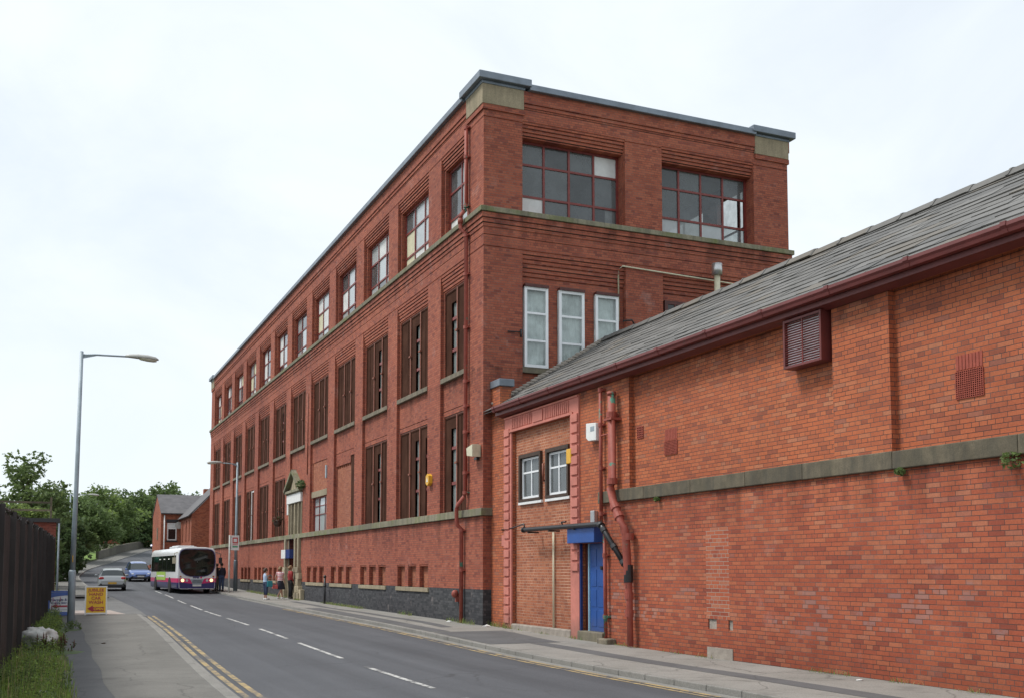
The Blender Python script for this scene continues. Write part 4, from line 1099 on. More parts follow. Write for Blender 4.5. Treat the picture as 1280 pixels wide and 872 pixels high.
# pipes
mb = MB()
x = XL_ - 0.10
mb.tube([(x, 22.72, 6.0), (x, 22.72, 2.75)], 0.045, 8)
mb.tube([(x, 22.56, 2.62), (x, 22.53, -0.05)], 0.045, 8)
collars(mb, x, 22.72, (5.95, 5.1, 4.05, 2.95), 0.045); collars(mb, x, 22.545, (1.95, 0.5), 0.045)
mb.tube([(x, 22.72, 4.83), (x - 0.02, 22.15, 4.83)], 0.02, 6)
mb.build('downpipe', M['pipe'], shop)
mb = MB()
x = XL_ - 0.16
pts = [(x, 22.06, 5.78), (x, 22.06, 3.62), (x - 0.05, 22.04, 3.50), (x - 0.12, 21.76, 3.12), (x - 0.12, 21.46, 2.74), (x - 0.10, 21.35, 2.55), (x - 0.06, 21.33, 2.4), (x, 21.33, 1.2), (x, 21.29, 0.95), (x, 21.27, -0.12)]
mb.tube(pts, [0.095] * 7 + [0.09, 0.075, 0.07], 12)
mb.tube([(x, 22.06, 5.80), (x, 22.06, 5.72)], 0.11, 12)
for z in (5.25, 3.68): mb.tube([(x, 22.06, z - 0.07), (x, 22.06, z + 0.07)], 0.125, 12, 0, False)
mb.box(x, XL_, 22.01, 22.11, 5.22, 5.28); mb.box(x - 0.12, XL_, 21.87, 22.25, 5.12, 5.17)
for z in (2.36, 1.02, 0.62): mb.tube([(x, 21.31, z - 0.08), (x, 21.31, z + 0.08)], 0.125 if z > 1.1 else 0.10, 12, 0, False)
for t in (0.2, 0.75):
    p = Vector(pts[3]) * (1 - t) + Vector(pts[4]) * t; d = (Vector(pts[4]) - Vector(pts[3])).normalized() * 0.06
    mb.tube([p - d, p + d], 0.12, 12, 0, False)
mb.build('soil_pipe', M['pipe'], shop)
mb = MB()
x = XL_ - 0.30
mb.tube([(x, 26.75, 2.70), (x, 22.50, 2.685), (x, 22.37, 2.67), (x, 22.27, 2.58), (XL_ - 0.18, 21.43, 1.70)], 0.065, 10)
mb.tube([(x, 22.45, 2.685), (x, 22.31, 2.64)], 0.085, 10)
p0, p1 = Vector((x, 22.27, 2.58)), Vector((XL_ - 0.18, 21.43, 1.70))
for t in (0.05, 0.5, 0.92):
    p = p0.lerp(p1, t); d = (p1 - p0).normalized() * 0.05; mb.tube([p - d, p + d], 0.082, 10, 0, False)
mb.tube([(XL_ - 0.16, 21.33, 1.72), (XL_ - 0.16, 21.33, 1.32)], 0.106, 12, 0, False)
for y in (26.5, 25.2, 23.8): mb.box(x - 0.02, XL_, y - 0.03, y + 0.03, 2.60, 2.64)
mb.tube([(x, 26.75, 2.70), (x, 26.84, 2.70)], 0.08, 10)
mb.build('waste_pipe', M['black_plastic'], shop)
mb = MB(); mb.tube([(XL_ - 0.03, 29.0, 2.78), (XL_ - 0.04, 28.2, 2.80), (x, 26.8, 2.86), (x, 26.75, 2.76)], 0.022, 6)
mb.tube([(XL_ - 0.02, 24.95, 2.68), (XL_ - 0.06, 24.95, 2.84), (XL_ - 0.06, 24.7, 2.84)], 0.025, 6); mb.build('cable', M['black_plastic'], shop)
mb = MB(); mb.tube([(XL_ + 0.05, 25.66, 2.6), (XL_ + 0.05, 25.66, -0.15)], 0.028, 8); mb.build('conduit', M['cream'], shop)
# louvred fan housing under the eaves
mb = MB()
a, b, z0_, z1_, px_ = 14.62, 15.66, 5.22, 6.10, XL_ - 0.15
for (c, e, f_, h) in ((a, a + 0.05, z0_, z1_), (b - 0.05, b, z0_, z1_), (a + 0.05, b - 0.05, z0_, z0_ + 0.05), (a + 0.05, b - 0.05, z1_ - 0.05, z1_)): mb.box(px_, XL_ + 0.12, c, e, f_, h)
vb = mb.build('fan_housing', M['gutter_red'], shop, bevel=0.006)
mb = MB(); n = 17
for i in range(n):
    z = z0_ + 0.06 + (z1_ - z0_ - 0.12) * (i + 0.5) / n
    mb.obox((px_ + 0.03, (a + b)/2, z), (0.016, 0, -0.006), (0, (b - a)/2 - 0.052, 0), (0.002, 0, 0.003))
mb.box(px_ + 0.012, px_ + 0.03, (a + b)/2 - 0.012, (a + b)/2 + 0.012, z0_ + 0.05, z1_ - 0.05)
mb.build('louvre', M['red_paint'], vb)
mb = MB(); mb.box(px_ + 0.072, px_ + 0.082, a + 0.05, b - 0.05, z0_ + 0.05, z1_ - 0.05); mb.box(px_ + 0.06, px_ + 0.0715, a + 0.051, b - 0.3, z0_ + 0.25, z0_ + 0.50); mb.box(px_ + 0.06, px_ + 0.0715, a + 0.051, b - 0.06, z0_ + 0.1, z0_ + 0.2); mb.build('shutter', M['grey_pvc'], vb)
# terracotta air bricks
def grille(y0, y1, z0, z1, n, m, cap=0.0, mat='terracotta', depth=0.13):
    mb = MB(); X = XL_ + depth
    cw, ch = (y1 - y0) / n, (z1 - z0) / m
    for i in range(n + 1): mb.box(X - 0.02, X + 0.04, y0 + i*cw - cw*0.16, y0 + i*cw + cw*0.16, z0, z1)
    for j in range(m + 1): mb.box(X - 0.018, X + 0.04, y0, y1, z0 + j*ch - ch*0.16, z0 + j*ch + ch*0.16)
    if cap:
        k = 8
        for i in range(k): mb.box(X - 0.01, X + 0.04, y0 + (y1-y0)*i/k + .006, y0 + (y1-y0)*(i+1)/k - .006, z1 + 0.02, z1 + cap)
    o = mb.build('air_brick', M[mat], shop)
    mb = MB(); mb.box(X - 0.002, X + 0.03, y0, y1, z0, z1); mb.build('void', M['void'], o)
grille(11.42, 11.93, 4.15, 4.56, 13, 13, 0.24)
grille(19.67, 20.17, 4.12, 4.42, 10, 9, 0.26)
grille(21.09, 21.35, 4.62, 4.88, 4, 5, 0)
mb = MB(); mb.prism([(22.86, 4.74), (22.86, 5.17), (23.38, 5.21), (23.38, 4.84), (23.25, 4.76)], 'x', XL_ - 0.16, XL_); ab = mb.build('alarm_box', M['white'], shop, bevel=0.015)
mb = MB(); mb.box(XL_ - 0.164, XL_ - 0.1605, 22.94, 23.14, 4.98, 5.10); mb.build('emblem', M['galv'], ab)
mb = MB(); mb.box(XL_ - 0.10, XL_ + 0.1, 24.34, 24.60, 4.32, 4.70); mb.build('alarm_box', M['yellow'], shop, bevel=0.015)
mb = MB(); mb.box(XL_ - 0.12, XL_, 23.06, 23.26, 2.70, 3.05); mb.build('lamp_fitting', M['steel'], shop, bevel=0.02)
# flue behind the ridge
mb = MB(); mb.tube([(20.25, 29.3, 6.0), (20.25, 29.3, 11.40)], 0.10, 12); fu = mb.build('flue', M['cream'], shop)
mb = MB(); mb.tube([(20.25, 29.3, 11.33), (20.25, 29.3, 11.72)], 0.175, 14); mb.build('cowl', M['steel'], fu)
# ------------------------------------------------------------------ house beyond the mill
def gz(y): return g(y)
house = thing('brick_house', 'red brick house with grey slate roofs beyond the far end of the mill', 'house', (10.0, 104, g(104)))
mb = MB()
rects = [(10.55, 11.42, 4.35, 5.98, (HOLE, 0.25), 0), (10.5, 11.45, 1.0, 3.15, (HOLE, 0.3), 0)]
relief(mb, 'y', 104.0, 1, 10.0, 16.5, 0.2, 6.9, rects, 0.3, ret=False)
mb.poly([(10.0, 104, 0.2), (10.0, 112, 0.6), (10.0, 112, 6.9), (10.0, 108, 8.75), (10.0, 104, 6.9)])
mb.poly([(16.5, 104, 0.2), (16.5, 112, 0.6), (16.5, 112, 6.9), (16.5, 108, 8.75), (16.5, 104, 6.9)])
mb.poly([(10.0, 112, 0.6), (16.5, 112, 0.6), (16.5, 112, 6.9), (10.0, 112, 6.9)])
# wing towards the mill
WXL, WYF = 11.72, 95.8
rw = [(97.0, 97.5, 4.1, 6.0, (HOLE, 0.2), 0), (99.2, 99.7, 4.1, 6.0, (HOLE, 0.2), 0), (101.6, 102.2, 4.1, 6.0, (HOLE, 0.2), 0)]
relief(mb, 'x', WXL, 1, WYF, 103.99, 0.2, 6.4, rw, 0.3, ret=False)
mb.poly([(WXL, WYF, 0.2), (17.0, WYF, 0.2), (17.0, WYF, 6.4), (14.36, WYF, 9.2), (WXL, WYF, 6.4)])
mb.build('wall', M['brick_house'], house)
mb = MB()
def roofslab(mb, a, b, c, d, t=0.10):
    a, b, c, d = map(Vector, (a, b, c, d)); n = (b - a).cross(d - a).normalized() * t
    if n.z < 0: n = -n
    mb.rings([[a, b, c, d], [a + n, b + n, c + n, d + n]], 0, False)
roofslab(mb, (9.95, 103.7, 6.78), (16.7, 103.7, 6.78), (16.7, 108, 8.78), (9.95, 108, 8.78))
roofslab(mb, (9.95, 112.3, 6.78), (16.7, 112.3, 6.78), (16.7, 108, 8.78), (9.95, 108, 8.78))
roofslab(mb, (WXL - 0.25, WYF - 0.12, 6.2), (WXL - 0.25, 104.0, 6.2), (14.36, 104.0, 9.22), (14.36, WYF - 0.12, 9.22))
roofslab(mb, (17.2, WYF - 0.12, 6.2), (17.2, 106.0, 6.2), (14.36, 106.0, 9.22), (14.36, WYF - 0.12, 9.22))
hr = mb.build('roof', M['slate_far'], house)
mb = MB(); mb.box(14.3, 15.1, 107.6, 108.4, 8.5, 9.5); mb.build('chimney', M['brick_house'], hr)
f = framed(house, 'window', 'y', 104.0, 1, 10.56, 11.41, 4.36, 5.97, 0.08, [], [5.45], M['white_paint'], [M['glass_dark'], M['board_white']], 0.09, 0.10, 0.08, choose=lambda i, j: j)
mb = MB(); mb.box(10.45, 11.5, 103.94, 104.2, 4.2, 4.35); mb.box(10.45, 11.5, 103.98, 104.2, 6.0, 6.3); mb.build('sill', M['black_plastic'], f)
mb = MB(); mb.box(10.45, 11.5, 103.9, 104.1, 3.16, 3.4); mb.build('door_head', M['black_plastic'], house)
for a in (97.0, 99.2, 101.6):
    mb = MB(); mb.box(WXL + 0.12, WXL + 0.15, a, a + 0.6, 4.1, 6.0); mb.build('window', M['glass_dark'], house)
mb = MB(); mb.tube([(10.3, 103.9, 6.7), (10.3, 103.9, 1.0)], 0.06, 8); mb.build('downpipe', M['white'], house)
mb = MB(); mb.box(9.94, 10.02, 106.6, 107.2, 4.5, 5.6); mb.build('gable_window', M['stone'], house)
dish = thing('satellite_dish', 'pale satellite dish on the house wall beside the white window', 'satellite dish', (11.55, 103.8, 5.4))
mb = MB(); mb.rings([[(11.55 + r_*math.cos(2*math.pi*j/12), 103.78 - d_, 5.75 + r_*math.sin(2*math.pi*j/12)) for j in range(12)] for r_, d_ in ((0.34, 0.16), (0.24, 0.09), (0.08, 0.02))], 0, True)
mb.build('dish', M['lamp_shell'], dish)
mb = MB(); mb.tube([(11.55, 103.78, 5.75), (11.55, 104.02, 5.7)], 0.04, 6); mb.build('bracket', M['black_plastic'], dish)
# garden wall, retaining wall, far bungalow
gw = thing('garden_wall', 'low red brick garden wall beside the road left of the bus', 'wall', (8.95, 103.2, g(103)))
mb = MB(); mb.box(8.95, 9.98, 102.0, 102.25, g(102) - 0.3, 2.05); mb.box(8.95, 9.18, 102.26, 104, g(102) - 0.3, 2.05); mb.build('wall', M['brick_house'], gw)
mb = MB(); mb.box(8.9, 10.0, 101.95, 102.3, 2.05, 2.13); mb.build('coping', M['stone'], gw)
rwll = thing('retaining_wall', 'long low stone retaining wall climbing the left side of the far road', 'wall', (6.2, 138, g(138)))
mb = MB(); ys = frange(131, 158, 1.5)
rx = lambda y: XL(y) - 2.15
for a, b in zip(ys, ys[1:]):
    mb.rings([[(rx(a) - 0.3, a, g(a) - 0.4), (rx(a), a, g(a) - 0.4), (rx(a), a, g(a) + 0.95), (rx(a) - 0.3, a, g(a) + 0.95)], [(rx(b) - 0.3, b, g(b) - 0.4), (rx(b), b, g(b) - 0.4), (rx(b), b, g(b) + 0.95), (rx(b) - 0.3, b, g(b) + 0.95)]], 0, False)
mb.build('wall', stonemat('sooty garden wall stone', (0.13, 0.115, 0.095), (0.075, 0.068, 0.055), 0.4), rwll)
bung = thing('brick_bungalow', 'distant red brick building half hidden behind the trees above the stone wall', 'house', (9, 172, g(172)))
mb = MB()
mb.box(4.0, 15.5, 172, 180, g(172) - 1, g(172) + 2.6); mb.poly([(4.0, 172, g(172) + 2.6), (4.0, 180, g(172) + 2.6), (4.0, 176, g(172) + 4.4)]); mb.poly([(15.5, 172, g(172) + 2.6), (15.5, 180, g(172) + 2.6), (15.5, 176, g(172) + 4.4)])
mb.build('wall', M['brick_house'], bung)
mb = MB(); z = g(172)
roofslab(mb, (3.6, 171.6, z + 2.5), (15.9, 171.6, z + 2.5), (15.9, 176, z + 4.5), (3.6, 176, z + 4.5)); roofslab(mb, (3.6, 180.4, z + 2.5), (15.9, 180.4, z + 2.5), (15.9, 176, z + 4.5), (3.6, 176, z + 4.5))
mb.build('roof', plain('red tile', (0.25, 0.10, 0.065), 0.8), bung)
for x in (5.2, 9.0, 12.6):
    mb = MB(); mb.box(x, x + 1.7, 171.94, 172.1, z + 0.9, z + 2.1); f = mb.build('window', M['white_paint'], bung)
    mb = MB(); mb.box(x + 0.1, x + 1.6, 171.92, 171.939, z + 1.0, z + 2.0); mb.build('pane', M['glass_dark'], f)

# ------------------------------------------------------------------ left side: steel fence and flat roofed outbuilding
fx = lambda y: -0.62 + 0.040 * (y - 20)
fence = thing('steel_fence', 'tall dark brown corrugated steel fence with a ragged spiked top along the left verge', 'fence', (fx(20), 20, g(20)))
rf = random.Random(5)
M['fence'] = plain('dark brown fence sheet', (0.040, 0.032, 0.030), 0.55, 0.1, 0.35, 1.5, 0.15)
mb = MB(); y = 2.0
while y < 43.2:
    h = 2.72 + 0.03 * math.sin(y * 0.8) + rf.uniform(-0.03, 0.02)
    w_ = 0.075
    x = fx(y)
    prof = [(0.0, 0.0), (0.03, 0.035), (0.075, 0.035), (0.105, 0.0), (0.15, 0.0)]
    for (a, da), (b, db) in zip(prof, prof[1:]):
        mb.poly([(fx(y + a) + da, y + a, g(y) - 0.3), (fx(y + b) + db, y + b, g(y) - 0.3), (fx(y + b) + db, y + b, g(y) + h), (fx(y + a) + da, y + a, g(y) + h)])
    y += 0.15
mb.build('sheeting', M['fence'], fence)
y = 2.0
while y < 43.4:
    mb = MB(); mb.box(fx(y) + 0.03, fx(y) + 0.13, y, y + 0.10, g(y) - 0.3, g(y) + 2.80); mb.build('post', M['fence'], fence); y += 2.75
mb = MB(); y = 2.0
while y < 43.2:
    for q in range(3):
        a = rf.uniform(0, 6.28); l = rf.uniform(0.05, 0.13); z = g(y) + 2.72 + rf.uniform(-0.03, 0.03)
        c = Vector((fx(y) + rf.uniform(-0.05, 0.07), y + rf.uniform(0, .12), z + 0.03))
        d = Vector((math.cos(a) * 0.6, math.sin(a) * 0.8, rf.uniform(0.2, 1.0))).normalized() * l
        n = d.cross(Vector((0.3, 0.2, 1))).normalized() * 0.016
        mb.poly([c - n, c + n, c + d]); mb.poly([c - n, c + n, c - d * 0.4])
    y += 0.13
mb.tube([(fx(yy) + 0.04, yy, g(yy) + 2.78) for yy in frange(2, 43.2, 2)], 0.022, 6)
mb.build('spikes', M['fence'], fence)
hut = thing('brick_outbuilding', 'flat roofed red brick outbuilding behind the end of the dark fence', 'outbuilding', (-2.5, 60, 0))
mb = MB(); mb.box(-5.5, 0.62, 60.0, 66.0, -0.4, 4.05); mb.build('wall', M['brick_old'], hut)
mb = MB(); mb.box(-5.7, 0.80, 59.8, 66.2, 4.05, 4.25); hroof = mb.build('roof', M['black_plastic'], hut)
mb = MB()
for x in (-4.9, -2.3, 0.35): mb.box(x - 0.05, x + 0.05, 60.2, 60.3, 4.25, 5.35)
for zz in (4.62, 5.02): mb.box(-4.9, 0.4, 60.16, 60.199, zz, zz + 0.10)
mb.build('railing', M['stone_grey'], hroof)
mb = MB(); mb.tube([(0.75, 59.85, 4.0), (0.75, 59.85, 0.2)], 0.05, 8); mb.build('downpipe', M['galv'], hut)
mb = MB(); mb.prism([(0.02, 1.9), (0.55, 1.7), (0.60, 2.4), (0.42, 3.0), (0.10, 2.75), (0.2, 2.3)], 'y', 59.96, 59.999); mb.prism([(-0.2, 3.1), (0.1, 2.9), (0.2, 3.3), (-0.05, 3.45)], 'y', 59.955, 59.999); mb.build('torn_poster', M['white'], hut)

# ------------------------------------------------------------------ lamps
def lamp(name, label, x, y, h, arm, ang, base_h=1.35, r=0.085, lean=0.0, mat='galv', bracket=True):
    z = g(y)
    t = thing(name, label, 'street lamp', (x, y, z), ang, 'street lamps along the road')
    mb = MB()
    mb.tube([(0, 0, -0.3), (0, 0, base_h), (0, 0, base_h + 0.06)], [r * 1.32, r * 1.32, r * 1.04], 14)
    mb.build('base', M['galv_dark'] if mat == 'dark' else M['galv'], t, local=True)
    mb = MB(); mb.tube([(0, 0, base_h), (lean * 0.5, 0, h * 0.5), (lean, 0, h)], [r, r * 0.82, r * 0.64], 14)
    mb.ball((lean, 0, h), (r * 0.66, r * 0.66, r * 0.4), 8)
    mb.build('pole', M['galv'], t, local=True)
    mb = MB()
    mb.box(-0.01, 0.01, -r * 1.02 - 0.012, -r * 1.0, 1.85, 2.05); mb.build('number_plate', M['yellow'], t, local=True)
    mb = MB(); mb.tube([(lean, 0, h - 0.10), (lean + 0.4, 0, h - 0.06), (lean + arm, 0, h - 0.04)], [0.035, 0.03, 0.028], 10)
    mb.prism([(lean + 0.04, h - 0.20), (lean + 0.06, h - 0.07), (lean + 0.5, h - 0.07)], 'y', -0.012, 0.012)
    mb.build('arm', M['galv'], t, local=True)
    mb = MB()
    x0 = lean + arm
    rings = []
    for s, w_, hh, zc in ((-0.12, 0.045, 0.045, -0.03), (0.0, 0.10, 0.075, -0.03), (0.25, 0.15, 0.10, -0.03), (0.55, 0.16, 0.10, -0.04), (0.78, 0.12, 0.08, -0.06), (0.88, 0.05, 0.03, -0.08)):
        rings.append([(x0 + s, w_ * math.cos(2*math.pi*j/12), h + zc + hh * max(-0.35, math.sin(2*math.pi*j/12))) for j in range(12)])
    mb.rings(rings)
    hd = mb.build('head', M['lamp_shell'], t, local=True)
    mb = MB()
    rings = []
    for s, w_, dz in ((0.30, 0.04, -0.06), (0.36, 0.13, -0.075), (0.55, 0.145, -0.105), (0.72, 0.11, -0.115), (0.82, 0.05, -0.10)):
        rings.append([(x0 + s, w_ * math.cos(math.pi + math.pi * j / 8), h - 0.05 + dz * math.sin(math.pi * j / 8)) for j in range(9)])
    mb.rings(rings, close=False, caps=False)
    mb.build('bowl', M['lamp_glass'], hd, local=True)
    return t
lamp('street_lamp', 'tall grey street lamp on the left footway beside the two advertising boards', 0.86, 35.5, 8.36, 1.40, 0.0, 1.55, 0.083, 0.08)
lamp('street_lamp', 'grey street lamp against the mill wall behind the bus stop sign', 11.35, 70.0, 8.2, 1.05, math.pi, 1.9, 0.10, 0.0, 'dark')
lamp('street_lamp', 'distant street lamp by the trees, its arm just clear of the near pole', 2.35, 112.0, 7.3, 1.7, 0.0, 1.6, 0.09, 0.0)

# bus stop
bs = thing('bus_stop_sign', 'bus stop pole with a white flag sign on the mill footway', 'bus stop', (10.42, 66.6, g(66.6)))
zb = g(66.6)
mb = MB(); mb.tube([(10.42, 66.6, zb - 0.3), (10.42, 66.6, 3.72)], 0.055, 10); mb.build('pole', M['lamp_shell'], bs)
mb = MB(); mb.box(10.50, 10.98, 66.58, 66.62, 2.80, 3.70); fg = mb.build('flag', M['white'], bs, bevel=0.01)
mb = MB(); mb.box(10.58, 10.90, 66.572, 66.579, 3.22, 3.58); mb.box(10.58, 10.90, 66.572, 66.579, 3.12, 3.16); mb.build('red_panel', plain('sign red', (0.55, 0.05, 0.05), 0.5), fg)
mb = MB(); mb.box(10.64, 10.84, 66.564, 66.571, 3.30, 3.50); mb.build('bus_symbol', M['white'], fg)
mb = MB(); mb.box(10.58, 10.90, 66.572, 66.579, 2.98, 3.06); mb.build('green_panel', plain('sign green', (0.03, 0.28, 0.12), 0.5), fg)
mb = MB(); mb.box(10.46, 10.51, 66.58, 66.62, 2.9, 2.95); mb.box(10.46, 10.51, 66.58, 66.62, 3.55, 3.6); mb.build('clip', M['galv'], bs)
ip = thing('iron_post', 'thin black iron post standing against the mill wall', 'post', (11.85, 48.6, g(48.6)))
mb = MB(); mb.tube([(11.9, 48.6, g(48.6) - 0.2), (11.9, 48.6, 1.25)], 0.05, 8); mb.build('shaft', M['black_plastic'], ip)
mb = MB(); mb.ball((11.9, 48.6, 1.30), 0.075, 8); mb.tube([(11.9, 48.6, 0.85), (11.9, 48.6, 0.92)], 0.075, 8); mb.build('finial', M['black_plastic'], ip)
hb = thing('hanging_basket', 'hanging basket of faded red flowers on the mill wall beside the entrance', 'hanging basket', (11.8, 58.9, 4.4))
mb = MB(); mb.tube([(12.11, 58.9, 4.75), (11.75, 58.9, 4.8), (11.72, 58.9, 4.6)], 0.02, 6); mb.build('bracket', M['black_plastic'], hb)
mb = MB(); mb.ball((11.75, 58.9, 4.15), (0.22, 0.22, 0.2), 8); mb.build('basket', M['brown_wood'], hb)

# ------------------------------------------------------------------ A-boards
SR = plain('board red lettering', (0.38, 0.012, 0.035), 0.5)
SB = plain('board navy', (0.02, 0.035, 0.16), 0.5)
YB = plain('yellow board', (0.80, 0.47, 0.005), 0.45, var=0.06)
WB = plain('white board face', (0.66, 0.68, 0.70), 0.45, var=0.06)
BB = plain('board blue', (0.04, 0.10, 0.36), 0.45)
def aboard(name, label, x, y, w_, h, facem, framem):
    z = g(y)
    t = thing(name, label, 'sign board', (x, y, z), 0.0)
    th = R(11)
    fr = MB()
    for s in (1, -1):
        for (a, b, c, d) in ((-w_/2, -w_/2 + 0.045, 0, h), (w_/2 - 0.045, w_/2, 0, h), (-w_/2 + 0.045, w_/2 - 0.045, 0.02, 0.075), (-w_/2 + 0.045, w_/2 - 0.045, h - 0.045, h)):
            cx_, cz = (a + b)/2, (c + d)/2
            fr.obox((cx_, s * (-(h - cz) * math.sin(th)), cz * math.cos(th)), ((b - a)/2, 0, 0), (0, 0.018, -0.003), (0, s * math.sin(th) * (d - c)/2, math.cos(th) * (d - c)/2))
    fr.build('frame', framem, t, local=True)
    out_ = []
    for s in (1, -1):
        mb = MB(); cz = h/2 + 0.015
        mb.obox((0, s * (-(h - cz) * math.sin(th)), cz * math.cos(th)), (w_/2 - 0.046, 0, 0), (0, 0.008, -0.0015), (0, s * math.sin(th) * (h/2 - 0.06), math.cos(th) * (h/2 - 0.06)))
        out_.append(mb.build('panel', facem, t, local=True))
    def P(u, v):                                      # point on the near face
        return (u, -(h - v) * math.sin(th) - 0.013, v * math.cos(th) + 0.0)
    return t, out_[0], P, (R(90) - th, 0, 0)
def on_board(mat, name, parent, P, pts, off=0.006):
    mb = MB()
    a = [P(u, v) for u, v in pts]
    mb.rings([[(p[0], p[1] + 0.004, p[2]) for p in a], [(p[0], p[1] - off, p[2]) for p in a]], 0, False)
    return mb.build(name, mat, parent, local=True)
t, pn, P, rot = aboard('sign_board', 'yellow hand car wash board with red capitals on the left footway', 1.80, 41.0, 0.74, 1.03, YB, M['white'])
for s, v, sz in (('JUBILEE', 0.885, 0.150), ('HAND', 0.735, 0.150), ('CAR', 0.592, 0.150), ('WASH', 0.446, 0.158)):
    p = P(0, v); text(s, sz, SR, 'lettering', pn, (p[0], p[1] - 0.004, p[2]), rot, 1.06, 0.0025)
on_board(SR, 'arrow', pn, P, [(-0.28, 0.23), (-0.10, 0.34), (-0.10, 0.285), (0.27, 0.285), (0.27, 0.14), (-0.10, 0.14), (-0.10, 0.11)])
p = P(0.09, 0.212); text('OPEN', 0.125, YB, 'lettering', pn, (p[0], p[1] - 0.012, p[2]), rot, 1.0, 0.004)
t.rotation_euler = (0, 0, R(-2))
t, pn, P, rot = aboard('sign_board', 'white and blue board with a red arrow standing left of the lamp post', 0.58, 40.6, 0.68, 0.88, WB, BB)
t.rotation_euler = (0, 0, R(3))
on_board(BB, 'blue_swoosh', pn, P, [(-0.29, 0.62), (-0.16, 0.67), (0.05, 0.705), (0.29, 0.72), (0.29, 0.83), (-0.29, 0.83)], 0.004)
on_board(BB, 'blue_foot', pn, P, [(-0.29, 0.08), (0.29, 0.08), (0.29, 0.14), (-0.29, 0.14)], 0.004)
for s, v in (('Carpets &', 0.565), ('Clearing Shine', 0.455)):
    p = P(0, v); text(s, 0.115 if len(s) < 12 else 0.088, SB, 'lettering', pn, (p[0], p[1] - 0.004, p[2]), rot, 1.06, 0.0025)
on_board(SR, 'arrow', pn, P, [(-0.26, 0.34), (-0.05, 0.405), (-0.05, 0.37), (0.27, 0.37), (0.27, 0.31), (-0.05, 0.31), (-0.05, 0.275)])
on_board(M['galv'], 'small_print', pn, P, [(-0.25, 0.205), (0.26, 0.205), (0.26, 0.225), (-0.25, 0.225)], 0.003)
t, pn, P, rot = aboard('sign_board', 'plain white board half hidden behind the end of the dark fence', 0.02, 43.9, 0.62, 1.25, WB, M['white'])
t.rotation_euler = (0, 0, R(35))
# wheelie bin far down the left footway, and its dark post
bn = thing('traffic_post', 'short dark post with a green top at the left kerb by the trees', 'post', (2.2, 98, g(98)))
mb = MB(); mb.tube([(2.3, 98, g(98) - 0.2), (2.3, 98, g(98) + 1.5)], 0.10, 8); mb.build('shaft', plain('dull maroon', (0.12, 0.03, 0.03), 0.6), bn)
mb = MB(); mb.tube([(2.3, 98, g(98) + 1.5), (2.3, 98, g(98) + 1.95)], 0.2, 8); mb.build('head', plain('green cap', (0.02, 0.20, 0.13), 0.6), bn)
# white builder's bag slumped by the fence foot
bag = thing('rubble_sack', 'slumped white rubble sack lying in the weeds by the fence', 'sack', (0.0, 25.6, g(25.6)))
mb = MB()
random.seed(4)
from mathutils import noise as mnoise
NI, NJ = 26, 40; rr = []
for i in range(1, NI):
    th = math.pi * i / NI; ring = []
    for j in range(NJ):
        ph = 2 * math.pi * j / NJ
        d = Vector((math.sin(th) * math.cos(ph), math.sin(th) * math.sin(ph), -math.cos(th)))
        q = 1 + 0.34 * mnoise.noise(d * 1.7 + Vector((3, 1, 2))) + 0.16 * mnoise.noise(d * 5) + 0.07 * mnoise.noise(d * 13)
        ring.append((-0.02 + 0.34 * d.x * q, 25.4 + 0.36 * d.y * q, g(25.6) + 0.24 + 0.25 * d.z * q))
    rr.append(ring)
mb.rings(rr)
mb.build('sack', plain('white woven plastic', (0.58, 0.57, 0.54), 0.7, 0, 0.2, 8, 0.6), bag)
# litter
def litter(label, x, y, z, s, m, seed):
    r_ = random.Random(seed); mb = MB(); n = 7
    ring = [(x + s * (0.6 + r_.random() * .5) * math.cos(6.28 * i / n), y + s * (0.6 + r_.random() * .5) * math.sin(6.28 * i / n), z + r_.uniform(0.01, 0.3 * s)) for i in range(n)]
    top = [(x + (p[0] - x) * 0.5, y + (p[1] - y) * 0.5, z + s * r_.uniform(0.15, 0.45)) for p in ring]
    bot = [(p[0], p[1], z + 0.004) for p in ring]
    mb.rings([bot, ring, top], 0, False)
    return tag(mb.build('litter', M[m]), label, 'litter', 'scraps of litter')
litter('white crumpled bag on the ground where the mill meets the workshop', 12.0, 29.3, g(29.3), 0.16, 'white', 1)
litter('white scrap at the foot of the mill corner downpipe', 11.85, 32.0, g(32), 0.12, 'white', 2)
litter('small white scrap beside the left yellow lines', 3.25, 38.0, g(38) - 0.09, 0.07, 'white', 3)
litter('blue scrap beside the left yellow lines', 3.1, 33.2, g(33.2) - 0.09, 0.07, 'blue_paint', 4)
litter('crushed white cup in the weeds by the tarmac strip', 0.05, 17.0, g(17), 0.09, 'white', 5)
litter('white scrap on the right footway under the workshop wall', 12.0, 13.6, g(13.6), 0.06, 'white', 6)
litter('brown leaf litter scrap on the left footway', 1.35, 26.6, g(26.6), 0.07, 'brown_wood', 7)
